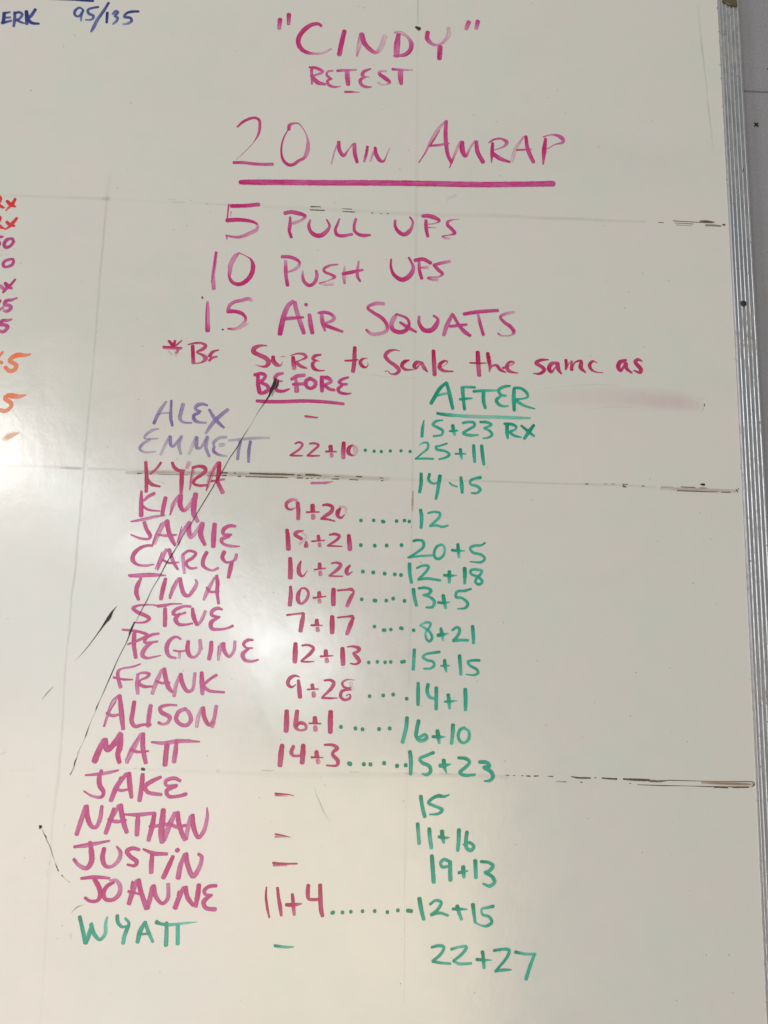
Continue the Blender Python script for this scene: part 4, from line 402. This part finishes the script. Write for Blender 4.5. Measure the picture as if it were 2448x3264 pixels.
score|green score 12+15|T|138 -4327 42 100,156 -4418 40 85,185 -4523 35 80;246 -4381 23 90,305 -4342 27 75,359 -4358 31 80,328 -4425 29 80,259 -4481 27 85;259 -4481 27 85,339 -4460 27 80,430 -4483 25 75;523 -4391 38 100,537 -4441 35 80,567 -4516 31 70;478 -4420 27 95,553 -4420 27 90,626 -4421 13 60;681 -4373 38 100,693 -4458 35 80,705 -4539 27 75;705 -4544 21 60,758 -4568 17 60,823 -4575 27 75,876 -4535 29 85,844 -4486 27 80,779 -4467 25 70,773 -4416 25 60,832 -4400 27 70,891 -4386 29 95
score|green score 22+27, lowest of the AFTER column|T|269 -4787 23 95,333 -4771 29 80,392 -4780 29 80,366 -4845 29 80,282 -4916 25 85;282 -4916 29 85,346 -4929 25 75,461 -4937 23 80;467 -4803 25 95,536 -4782 25 60,621 -4775 27 70,590 -4831 29 75,490 -4912 25 80;490 -4912 23 70,548 -4936 27 65,671 -4929 23 70;782 -4819 33 100,793 -4897 33 90,799 -4971 29 65;724 -4893 29 100,793 -4897 25 90,878 -4897 10 60;897 -4807 25 95,985 -4792 25 75,1049 -4798 31 75,1038 -4853 29 80,921 -4994 23 85;911 -4999 25 85,985 -4988 29 80,1071 -4983 16 80;1113 -4816 29 100,1209 -4832 25 60,1316 -4833 27 65;1305 -4838 29 70,1262 -4948 33 75,1220 -5068 33 80
word|blue word ERK cut by the left edge of the photo|B|-4969 5464 35 95,-4968 5339 40 90;-4980 5463 28 90,-4904 5480 24 70;-4974 5401 26 80,-4892 5411 24 70;-4984 5332 31 85,-4877 5368 26 70;-4849 5482 31 70,-4840 5395 35 75,-4842 5295 28 70;-4852 5463 26 85,-4799 5484 31 80,-4758 5461 31 70,-4780 5404 31 70,-4822 5377 26 80;-4811 5378 28 80,-4765 5355 26 80,-4719 5341 19 70;-4712 5501 40 95,-4697 5402 42 90,-4691 5333 35 70;-4609 5531 33 90,-4651 5448 38 70,-4691 5402 35 90;-4679 5384 40 90,-4631 5349 35 90,-4551 5344 24 85
number|blue weights 95/135 near the top left corner|B|-4048 5551 21 75,-4095 5578 26 75,-4142 5534 31 75,-4143 5484 28 75,-4097 5461 26 70,-4047 5538 24 70;-4048 5545 24 75,-4063 5481 28 75,-4064 5406 21 50;-3874 5597 24 85,-3939 5581 26 75,-3993 5554 28 75,-3978 5504 31 75,-3926 5481 31 70,-3923 5444 28 65,-3960 5421 21 60,-4010 5421 19 60;-3756 5659 26 90,-3804 5556 31 80,-3871 5428 38 60,-3908 5326 38 65,-3931 5269 26 60;-3762 5527 31 95,-3760 5395 26 90;-3700 5511 24 60,-3664 5553 28 75,-3635 5539 26 75,-3670 5487 31 70,-3635 5464 31 70,-3648 5419 31 60,-3684 5380 24 50;-3396 5560 26 95,-3479 5553 31 90,-3534 5531 28 85,-3558 5480 31 70,-3485 5471 31 80,-3470 5427 31 70,-3513 5394 28 50,-3567 5382 24 30
underline|blue line cut by the top edge of the photo|B|-4539 5685 26 90,-4372 5681 28 95,-4149 5684 31 95,-4037 5681 36 95,-3942 5678 33 95
word|red word RX at the left edge of the photo, upper|R|-4846 3135 33 90,-4800 3133 33 90,-4784 3107 33 90,-4794 3064 29 80,-4820 3048 26 80;-4806 3044 33 80,-4760 3008 33 85,-4731 2998 15 80;-4709 3083 33 95,-4665 3042 40 95,-4613 3018 26 80;-4619 3113 29 90,-4644 3051 37 90,-4682 3004 26 70,-4710 2966 18 60
word|red word RX at the left edge of the photo, second|R|-4823 2895 33 90,-4781 2893 29 90,-4763 2871 29 90,-4775 2832 26 80,-4798 2816 26 80;-4782 2798 29 80,-4739 2758 33 85,-4707 2748 15 80;-4688 2828 33 95,-4645 2792 36 85,-4595 2783 22 85;-4579 2878 29 90,-4616 2824 36 85,-4656 2769 29 75,-4702 2735 15 80
score|magenta digits 50 at the left edge of the photo|M|-4767 2644 29 80,-4736 2645 29 85,-4713 2649 18 90;-4762 2591 33 80,-4742 2569 33 80,-4750 2539 33 70;-4597 2628 25 80,-4639 2626 33 80,-4679 2598 36 85,-4692 2556 36 90,-4675 2523 36 85,-4637 2528 33 85,-4602 2563 33 75,-4591 2598 36 80,-4604 2620 25 80
score|magenta zero at the left edge of the photo|M|-4575 2386 23 80,-4618 2377 32 75,-4665 2354 32 80,-4679 2320 32 85,-4663 2288 32 80,-4619 2294 32 75,-4581 2314 32 80,-4567 2353 32 80,-4575 2386 23 80
word|magenta RX at the left edge of the photo|M|-4717 2068 32 70,-4675 2051 41 60,-4647 2028 36 70;-4635 2095 36 95,-4601 2058 46 95,-4559 2036 32 65;-4528 2144 23 85,-4568 2083 27 95,-4616 2030 36 75,-4649 1984 23 90
score|magenta 5 at the left edge of the photo, upper|M|-4684 1872 41 90,-4673 1887 36 90;-4675 1770 27 60,-4630 1809 27 60;-4487 1926 18 75,-4542 1901 32 75,-4607 1884 36 95,-4616 1842 41 70,-4567 1834 36 70,-4543 1817 36 75,-4557 1783 36 75,-4591 1764 36 70,-4622 1772 27 50
score|magenta 5 at the left edge of the photo, lower|M|-4521 1673 18 70,-4563 1658 32 70,-4624 1651 36 95,-4646 1608 41 80,-4593 1605 36 70,-4561 1588 41 80,-4570 1551 36 80,-4615 1521 36 80,-4643 1534 31 60
score|orange 5 at the left edge of the photo, upper|O|-4633 1224 32 90,-4584 1292 19 90;-4629 1179 38 70,-4584 1167 38 70;-4278 1276 19 70,-4332 1261 38 60,-4419 1261 51 90,-4484 1223 45 70,-4500 1190 45 70,-4427 1147 45 70,-4429 1101 44 70,-4482 1073 44 70,-4542 1117 38 80
score|orange 5 at the left edge of the photo, middle|O|-4290 807 19 70,-4363 789 44 60,-4437 793 57 85,-4498 788 38 80,-4508 755 44 70,-4442 712 44 70,-4438 667 38 65,-4495 621 44 60,-4570 631 44 55
smudge|faded orange smudge at the left edge of the photo, lowest|A|-4322 380 37 50,-4390 356 94 60,-4448 322 106 50,-4481 290 75 20
smudge|faint pink wiped smear right of AFTER|L|1316 974 142 3,1570 989 194 10,1876 999 246 16,2258 1005 279 20,2641 992 272 26,2960 970 260 28,3132 943 195 22,3214 926 117 8;2258 979 155 5,2768 970 156 12,3087 955 143 10
smudge|faint grey wiped streaks right of AFTER|F|1316 1052 18 10,1622 1102 21 14,1980 1141 26 20,2261 1137 21 12;1874 836 18 10,2129 883 18 20,2422 893 16 15
streak|long thin black line with a thick smeared head|K|-1566 1079 28 100,-1576 1020 43 100,-1604 954 38 100,-1626 888 20 100,-1649 848 15 100,-1683 788 9 90,-1730 716 5 85,-1753 670 4 70;-1534 1073 15 60,-1541 1008 26 80,-1561 968 15 50;-1578 941 18 35,-1594 889 15 35;-1753 671 4 60,-1807 557 3 45,-1845 492 5 70,-1897 394 8 95,-1948 292 9 95,-2024 167 7 90,-2079 50 8 95,-2116 -25 9 95,-2181 -142 8 95;-2177 -140 9 95,-2296 -367 9 90,-2356 -483 8 90,-2387 -551 8 90,-2460 -671 6 70,-2523 -796 6 60,-2589 -940 8 80;-2495 -761 5 60,-2559 -865 7 85,-2631 -999 10 100,-2692 -1137 8 90,-2771 -1295 7 80,-2813 -1406 9 90,-2848 -1477 8 90,-2908 -1618 5 70;-2922 -1628 14 100,-2952 -1698 16 100,-2972 -1753 12 100;-2928 -1640 15 100,-2958 -1734 15 100,-2992 -1838 8 90,-3071 -2025 7 85,-3131 -2191 10 95,-3161 -2273 8 90,-3190 -2355 8 70,-3224 -2446 6 50,-3254 -2528 11 95,-3261 -2558 5 40,-3299 -2660 5 35,-3339 -2800 10 85,-3351 -2841 5 35,-3406 -2981 8 40,-3408 -3011 6 40,-3429 -3070 12 95,-3439 -3130 8 60,-3468 -3199 8 80
streak|short black needle-shaped streak left of STEVE|K|-3121 -1468 3 90,-3161 -1521 17 100,-3197 -1595 40 100,-3225 -1637 27 100,-3290 -1743 10 100,-3401 -1911 6 95,-3457 -1984 4 70,-3523 -2058 3 20
streak|small grey scratch lower left of the black needle-shaped streak|K|-3718 -2322 5 50,-3768 -2379 7 70,-3818 -2446 5 50
tape_trace|faint horizontal trace of old grid tape, topmost of the three|F|-4795 3152 52 16,-4085 3153 52 18,-3583 3154 59 30;-3583 3154 45 10,-3015 3142 37 8,-2299 3140 52 8,-1581 3130 60 12,-861 3120 67 16,-38 3106 75 22,585 3119 75 14,948 3130 68 22,1311 3117 60 25,1803 3121 53 35,2186 3116 53 25,2624 3118 38 20;-3622 3156 74 35,-3551 3155 74 35;-2889 3178 15 40,-2802 3174 15 30;-2829 3146 19 35,-2711 3143 19 30;-2645 3176 15 50,-2616 3174 15 50;-2468 3141 26 35,-2428 3135 26 40;-2335 3135 30 20,-2191 3136 30 12
tape_edge|brown residue dashes along the topmost tape trace|N|-1258 3151 19 80,-1143 3155 15 60;-1264 3112 15 80,-1095 3111 15 80;-898 3142 15 30,-782 3139 15 50;-889 3107 11 70,-752 3105 15 90;-561 3101 11 90,-536 3102 11 90;-456 3097 11 60,-438 3098 11 60;-384 3100 11 70,-355 3101 11 70;2763 3116 11 70,2825 3114 11 70;2936 3142 11 80,3181 3136 11 70,3394 3133 8 80;2954 3116 8 70,3173 3112 11 70;2971 3093 8 60,3154 3088 8 40;3248 3147 27 50,3321 3149 34 85,3420 3142 23 50;3312 3102 27 50,3430 3103 27 50,3496 3098 19 60;3511 3118 23 70,3548 3115 23 80
tape_trace|faint horizontal trace of old grid tape, middle of the three|F|-4491 9 55 15,-4054 16 48 20,-3607 2 55 35;-3850 5 27 40,-3614 5 34 50;-3546 4 41 35,-3140 6 41 25,-2733 -2 48 20;-278 -9 48 14,444 0 42 20,1133 0 35 35,1513 -2 28 35,1824 0 35 35,2309 1 42 30,2656 -9 42 20
tape_trace|rusty tint between the middle tape edges|E|-3138 -28 55 20,-2732 -12 76 30,-2122 -7 76 30,-1441 0 90 25,-757 -3 83 25,-278 -9 69 15;2708 -21 56 15,3038 -22 63 30,3560 -27 56 20
tape_edge|black residue dashes along the middle tape trace|N|-3012 -31 14 70,-2962 -30 14 70;-2782 -35 7 50,-2460 -31 7 50;-2256 -35 10 60,-2120 -31 14 80;-2095 4 17 80,-2037 6 17 95;-2097 -27 14 90,-2046 -25 17 90;-1969 5 14 60,-1945 6 14 60;-1923 -29 14 100,-1889 -28 14 100;-1799 7 17 100,-1611 6 21 100,-1424 8 21 95,-1311 8 17 90;-1841 -30 10 100,-1610 -29 14 100,-1439 -27 14 95,-1371 -29 7 80;-1280 2 14 90,-1236 3 14 90;-1283 -26 14 100,-1214 -27 14 100;-1189 12 24 90,-1100 11 24 95,-1059 9 17 90,-1017 3 14 80;-1183 -30 14 80,-1153 -29 10 80;-1132 -25 10 70,-1108 -28 10 60;-1064 -26 7 70,-1037 -25 10 70;-992 -31 10 60,-989 -31 10 60;-874 4 7 70,-826 2 10 70;-903 -28 10 90,-825 -26 14 95;-638 8 14 100,-573 7 14 100;-709 -26 10 100,-613 -30 10 90;-381 2 10 80,-339 0 10 90;-366 -29 14 60,-339 -28 14 60;1876 2 17 50,1911 7 17 50;2084 12 7 50,2119 13 7 50;2164 14 7 60,2205 12 7 60;2289 15 10 90,2348 13 10 80;2292 -6 28 70,2330 -16 17 70;2503 0 17 50,2531 -2 17 50;2719 -4 10 50,2847 -3 10 30;2935 3 14 50,3095 1 14 60;2892 -40 14 70,3281 -42 11 70,3351 -40 7 50;3143 -1 14 50,3230 -2 14 30;3379 -43 11 70,3483 -40 14 70;3547 -6 18 100,3567 -34 14 100;3568 2 11 100,3582 -2 11 100
ink_spot|black speck just above the middle tape trace at its right end|K|3158 38 18 100,3193 36 28 100
tape_trace|faint horizontal trace of old grid tape, lowest of the three|F|-4088 -3167 38 8,-3834 -3161 38 10;-3293 -3137 32 10,-2845 -3126 25 12,-2492 -3134 44 10,-1945 -3140 51 12,-1300 -3145 70 12,-653 -3130 70 12,-5 -3119 64 22,646 -3113 58 30,1038 -3123 51 25;-1978 -3126 44 30,-1946 -3125 44 30;-1521 -3109 16 50,-1414 -3113 25 40,-1382 -3109 13 40;-606 -3104 13 50,-508 -3105 10 30;-38 -3104 19 30,93 -3107 16 30;320 -3102 19 35,451 -3105 16 25;-2820 -3120 13 50,-2798 -3119 13 40
tape_edge|black residue dashes and double line along the lowest tape trace|N|-2749 -3124 25 100,-2723 -3127 38 100,-2710 -3136 19 100;1005 -3099 6 80,1048 -3104 13 90;1087 -3103 10 60,1110 -3103 10 60;1175 -3102 13 70,1195 -3104 10 70;1224 -3104 10 90,1267 -3106 16 95;1306 -3105 16 90,1352 -3101 10 90;1447 -3102 6 80,1506 -3104 13 80;1692 -3099 10 80,1758 -3110 19 90,1899 -3110 16 90;1938 -3106 10 90,1955 -3106 10 90;2014 -3108 16 90,2102 -3112 19 95,2174 -3114 19 95;2237 -3112 19 95,2365 -3116 26 100,2513 -3119 26 100;2513 -3125 26 60,2628 -3126 23 60,2710 -3114 10 70;2710 -3114 10 80,3172 -3114 6 80,3568 -3108 10 90;2384 -3166 6 90,2643 -3169 10 100,2906 -3167 6 80,3137 -3168 10 90,3566 -3162 10 90;3186 -3170 19 100,3334 -3176 13 100;3384 -3169 19 100,3553 -3165 16 100;3568 -3108 10 90,3611 -3116 10 90,3616 -3141 10 90,3583 -3161 10 90;3594 -3126 10 90,3606 -3145 16 90;1535 -3153 10 30,1646 -3154 13 40;1790 -3154 13 80,1810 -3153 10 80;2302 -3155 13 60,2321 -3154 10 50
tape_trace|brown tint between the lines at the right end of the lowest tape trace|E|3056 -3129 39 35,3270 -3133 45 80,3468 -3135 45 80,3584 -3136 32 40
tape_trace|faint vertical trace of old grid tape, left of the names|F|-3573 3442 45 8,-3583 3158 45 25,-3586 2824 37 40,-3586 2595 33 40,-3589 2368 36 35,-3584 1772 32 30,-3582 1224 32 28,-3587 685 31 28,-3591 51 34 35,-3588 -226 31 35,-3589 -500 34 40,-3594 -772 34 40,-3589 -1109 37 38,-3606 -1375 30 35,-3599 -1704 33 30,-3608 -1900 29 30,-3602 -2352 32 25,-3588 -2670 32 25,-3587 -2984 38 20,-3585 -3233 44 20,-3604 -3603 37 18,-3596 -4058 31 12,-3581 -4652 30 10,-3565 -5211 30 7,-3553 -5662 29 5
tape_trace|faint vertical trace of old grid tape through the middle column|F|-78 5913 36 35,-71 5556 36 45;-70 5493 48 10,-56 4222 46 8,-41 3273 53 20,-40 3040 52 20,-35 2276 44 10,-27 1165 43 10,-23 447 42 14,-20 -11 35 25,-18 -116 31 20,-17 -668 34 15,-11 -1609 40 15,-20 -2424 39 8,-12 -3833 31 12,-13 -4228 9 35,-11 -4437 9 20,-3 -4675 9 45,2 -5028 12 20,5 -5319 9 30
tape_trace|brown stain on the middle vertical tape trace|E|-14 -133 28 35,-15 -255 34 45,-16 -359 31 20
tape_trace|faint slanted tape trace near the upper right edge|F|3325 5947 37 20,3335 5650 32 30,3340 5566 32 25,3347 5440 32 50,3363 5232 28 45,3381 4984 24 35,3395 4737 24 35,3406 4513 24 50,3422 4331 23 40,3435 4169 19 30,3450 3969 15 10
streak|dotted black streak with a black blob left of NATHAN|K|-3731 -3708 24 100,-3718 -3712 29 100,-3729 -3728 17 100;-3703 -3739 4 60,-3674 -3792 6 90,-3660 -3810 11 100,-3655 -3830 5 80,-3608 -3909 6 70,-3577 -3985 6 60,-3549 -4049 4 30,-3527 -4096 8 100,-3519 -4113 5 80,-3507 -4133 12 100;-3469 -4177 10 100,-3459 -4183 5 80,-3422 -4217 2 40,-3384 -4239 6 50
streak|small grey curved scratch between JOANNE and WYATT|K|-3347 -4529 4 30,-3314 -4493 7 60,-3285 -4470 7 80,-3259 -4459 4 70,-3208 -4445 2 15
smudge|pale grey smudge left of WYATT|F|-3335 -4701 12 20,-3335 -4741 40 40,-3328 -4758 24 35,-3329 -4785 7 40;-3474 -4675 14 20,-3459 -4671 9 20
smudge|grey crumb marks left of JUSTIN|F|-3604 -4033 24 15,-3604 -4074 7 80;-3602 -4068 6 80,-3603 -4080 6 80;-3619 -4133 24 12,-3615 -4185 12 30;-3620 -4190 7 90,-3611 -4190 7 90
smudge|grey fingerprint smudge at the left edge of the photo|F|-4186 -3010 37 30,-4139 -2985 25 30
streak|grey curved scratch right of the JAKE dash|F|-974 -3252 9 15,-956 -3289 13 40,-938 -3351 19 60,-909 -3403 21 65,-861 -3501 21 60,-798 -3593 13 25;-697 -3700 8 8,-651 -3792 8 12
smudge|thin blue grey wipe mark over KYRA|F|-2853 -104 8 20,-2781 -114 12 40,-2730 -126 14 50,-2703 -138 8 40
smudge|faint wipe marks around the green and pink headings|F|-550 1181 17 12,-402 1159 19 25,-233 1149 11 20,-22 1145 9 20,126 1150 6 15;325 895 21 30,345 912 21 25;401 1072 6 90,410 1050 9 90
streak|small black dash at the right end of the pink smear|K|3229 957 8 100,3224 930 8 100;3208 897 4 70,3215 910 3 70;3192 870 3 60,3199 877 3 60
smudge|grey edge flecks at the right end of the pink smear|F|3196 992 19 30,3204 1031 13 20,3245 1020 5 40;3134 957 16 30,3141 958 13 30;3180 785 9 40,3193 787 8 30;2966 1116 7 40,2979 1115 7 40"""

def cr(p0, p1, p2, p3, t):      # centripetal Catmull-Rom on (x, z, w, d)
    def d(a, b): return max(1e-6, math.hypot(a[0]-b[0], a[1]-b[1]) ** 0.5)
    t0 = 0; t1 = t0 + d(p0, p1); t2 = t1 + d(p1, p2); t3 = t2 + d(p2, p3)
    T = t1 + (t2 - t1) * t
    out = []
    for k in range(4):
        a1 = (t1-T)/(t1-t0)*p0[k] + (T-t0)/(t1-t0)*p1[k]
        a2 = (t2-T)/(t2-t1)*p1[k] + (T-t1)/(t2-t1)*p2[k]
        a3 = (t3-T)/(t3-t2)*p2[k] + (T-t2)/(t3-t2)*p3[k]
        b1 = (t2-T)/(t2-t0)*a1 + (T-t0)/(t2-t0)*a2
        b2 = (t3-T)/(t3-t1)*a2 + (T-t1)/(t3-t1)*a3
        out.append((t2-T)/(t2-t1)*b1 + (T-t1)/(t2-t1)*b2)
    lo, hi = min(p1[2], p2[2]), max(p1[2], p2[2]); out[2] = min(max(out[2], lo), hi)
    lo, hi = min(p1[3], p2[3]), max(p1[3], p2[3]); out[3] = min(max(out[3], lo), hi)
    return out
CROSS = (-1.0, -0.5, 0.0, 0.5, 1.0)
def ribbon(pts, y0, seed, V, F, D, U, wob=True, cap=0.8, wide=1.0):
    rng = random.Random(seed)
    if len(pts) == 1: pts = pts + [(pts[0][0] + 1e-4, pts[0][1], pts[0][2], pts[0][3])]
    P = [[2*a - b for a, b in zip(pts[0], pts[1])]] + list(pts) + [[2*a - b for a, b in zip(pts[-1], pts[-2])]]
    for e in (0, -1): P[e][2] = P[1 if e == 0 else -2][2]; P[e][3] = P[1 if e == 0 else -2][3]
    S = []
    for i in range(1, len(P) - 2):
        L = math.hypot(P[i+1][0]-P[i][0], P[i+1][1]-P[i][1])
        n = max(2, min(14, int(L / 0.0016) + 1))
        for k in range(n): S.append(cr(P[i-1], P[i], P[i+1], P[i+2], k / n))
    S.append(list(pts[-1]))
    T = []
    for i in range(len(S)):
        a = S[max(0, i-1)]; b = S[min(len(S)-1, i+1)]
        dx, dz = b[0]-a[0], b[1]-a[1]; l = math.hypot(dx, dz) or 1e-9
        T.append((dx/l, dz/l))
    rows = []   # x, z, tx, tz, halfwidth, dens, s
    s = 0.0
    r0 = S[0][2] / 2 * wide; r1 = S[-1][2] / 2 * wide
    for q in (0.97, 0.8, 0.5, 0.2):
        rows.append((S[0][0] - T[0][0]*r0*cap*q, S[0][1] - T[0][1]*r0*cap*q, *T[0], r0 * math.sqrt(1 - q*q), S[0][3], -r0*cap*q))
    for i, p in enumerate(S):
        if i: s += math.hypot(p[0]-S[i-1][0], p[1]-S[i-1][1])
        ww = p[2] / 2 * wide * (1 + (rng.uniform(-0.04, 0.04) if wob else 0))
        rows.append((p[0], p[1], *T[i], ww, p[3], s))
    for q in (0.2, 0.5, 0.8, 0.97):
        rows.append((S[-1][0] + T[-1][0]*r1*cap*q, S[-1][1] + T[-1][1]*r1*cap*q, *T[-1], r1 * math.sqrt(1 - q*q), S[-1][3], s + r1*cap*q))
    b0 = len(V); n = len(rows); ph = rng.uniform(0, 60)
    for i, (x, z, tx, tz, hw, dn, ss) in enumerate(rows):
        yy = -(y0 + 0.00003 * i / n)
        for c in CROSS:
            V.append((x - tz*hw*c, yy, z + tx*hw*c)); D.append(dn); U.append((ss, c, ph))
    for i in range(n - 1):
        for j in range(4):
            a = b0 + i*5 + j
            F.append((a, a+1, a+6, a+5))

def parse(s):
    out = []
    for st in s.split(';'):
        out.append([(a*1e-4, b_*1e-4, w_*1e-4, d_*1e-2) for a, b_, w_, d_ in (map(int, p.split()) for p in st.split(','))])
    return out
LAYER = {'F': 0.00004, 'E': 0.00008, 'L': 0.00012, 'N': 0.00016, 'K': 0.00050}
gi = 0
for line in DATA.split('\n'):
    name, label, colr, st = line.split('|')
    V, F, D, U = [], [], [], []
    y0 = LAYER.get(colr, 0.00022 + (gi % 4) * 0.00005)
    for si, pts in enumerate(parse(st)):
        ribbon(pts, y0 + si * 0.0000033, gi * 100 + si, V, F, D, U, cap=(0.7 if colr not in 'FELNA' else 0.15), wide=(1.14 if colr not in 'FELNKA' else (1.15 if colr == 'F' else 1.0 if colr != 'L' else 1.25)))
    me = bpy.data.meshes.new(name); me.from_pydata(V, [], F)
    a = me.attributes.new('dens', 'FLOAT', 'POINT'); a.data.foreach_set('value', D)
    a = me.attributes.new('ribbon', 'FLOAT_VECTOR', 'POINT'); a.data.foreach_set('vector', [q for t in U for q in t])
    me.update()
    o = link(name, me, INK[colr], board, label)
    if colr in 'FEN' : o['kind'] = 'stuff'
    gi += 1

# tiny specks of dirt on the panel, hand placed where they show
rng = random.Random(77)
vs, fs = [], []
def speck(x, z, r, lay=0.0003):
    b0 = len(vs); m_ = 7; st = rng.uniform(0.6, 1.6)
    for s in range(m_):
        a = 2 * math.pi * s / m_; q = r * rng.uniform(0.6, 1.15)
        vs.append((x + q * math.cos(a) * st, -lay, z + q * math.sin(a)))
    vs.append((x, -lay - r * 0.15, z))
    for s in range(m_): fs.append((b0 + s, b0 + (s + 1) % m_, b0 + m_))
for _ in range(230):
    x = rng.uniform(-0.5, 0.355); z = rng.uniform(-0.55, 0.6)
    speck(x, z, rng.choice([0.00018, 0.0002, 0.00025, 0.0003, 0.00045]))
o = link('dirt_specks', from_py('dirt_specks', vs, fs), M_GRIME, board); o['kind'] = 'stuff'

# ---------------------------------------------------------------- wall behind
wall = bpy.data.objects.new('wall', None); C.objects.link(wall); wall.location = (0, 0.012, H0)
wall['kind'] = 'structure'; wall['label'] = 'grey painted sheet wall behind the board'
def panel(z0, z1, x0=-1.6, x1=1.5):
    bm = bmesh.new()
    v_, f_ = boxverts(x0, x1, 0, 0.012, z0, z1)
    bv = [bm.verts.new(q) for q in v_]
    for q in f_: bm.faces.new([bv[i] for i in q])
    bmesh.ops.bevel(bm, geom=list(bm.edges), offset=0.0008, segments=2, affect='EDGES')
    me = bpy.data.meshes.new('wall_panel'); bm.to_mesh(me); bm.free()
    return link('wall_panel', me, M_WALL, wall)
panel(0.49265, 1.4)
panel(-1.5, 0.49195)
v, f = boxverts(-1.6, 1.5, 0.0125, 0.03, -1.5, 1.4)
link('backing', from_py('backing', v, f), M_DARK, wall)

# cross-head screws sunk in the wall sheet, painted over
def wallscrew(x, z, label, rot):
    e = bpy.data.objects.new('screw', None); C.objects.link(e); e.location = (x, 0.012, H0 + z)
    e['label'] = label; e['category'] = 'screw'; e['group'] = 'cross head screws in the grey wall'
    v, f = disc(0, 0, 0.0, 0.0041, 0.0005, 24)
    link('screw_head', from_py('screw_head', v, f, True), M_WALL, e)
    bm = bmesh.new()
    for a in (rot, rot + math.pi/2):
        ca, sa = math.cos(a), math.sin(a)
        pts = [(-0.0036, -0.0008), (-0.0028, -0.0012), (0.0028, -0.0010), (0.0035, -0.0006), (0.0034, 0.0009), (0.0020, 0.0011), (-0.0024, 0.0010), (-0.0035, 0.0007)]
        bm.faces.new([bm.verts.new((p[0]*ca - p[1]*sa, -0.00056 - (0.00003 if a != rot else 0), p[0]*sa + p[1]*ca)) for p in pts])
    me = bpy.data.meshes.new('cross_slot'); bm.to_mesh(me); bm.free()
    link('cross_slot', me, M_HOLE, e)
    return e
wallscrew(0.4023, 0.4484, 'painted screw head with a black cross slot, just below the wall joint', math.radians(40))
wallscrew(0.4222, 0.5242, 'painted screw head above the wall joint, cut by the right edge of the photo', math.radians(25))

# scrap of tape wrapped over the rail at the top
vs, fs = [], []
nx, nz = 12, 14
for i in range(nz + 1):
    for j in range(nx + 1):
        u = j / nx
        zb = 0.5925 + 0.006 * (1 - u) ** 1.5 + 0.0008 * math.sin(9 * u)
        z = zb + (0.66 - zb) * i / nz
        x = xin(z) + 0.0040 + 0.0180 * u + 0.0004 * math.sin(i * 1.7)
        h = 0.0042 + 0.00018 * math.sin(j * 2.6) + 0.00012 * math.sin(i * 2.1 + j)
        vs.append((x, -h, z + H0))
for i in range(nz):
    for j in range(nx):
        a = i * (nx + 1) + j
        fs.append((a, a + 1, a + nx + 2, a + nx + 1))
me = from_py('tape', vs, fs, True)
o = link('tape', me, M_TAPE)
md = o.modifiers.new('thick', 'SOLIDIFY'); md.thickness = 0.00025; md.offset = -1
o['label'] = 'olive brown tape scrap stuck over the top of the metal rail'; o['category'] = 'tape'
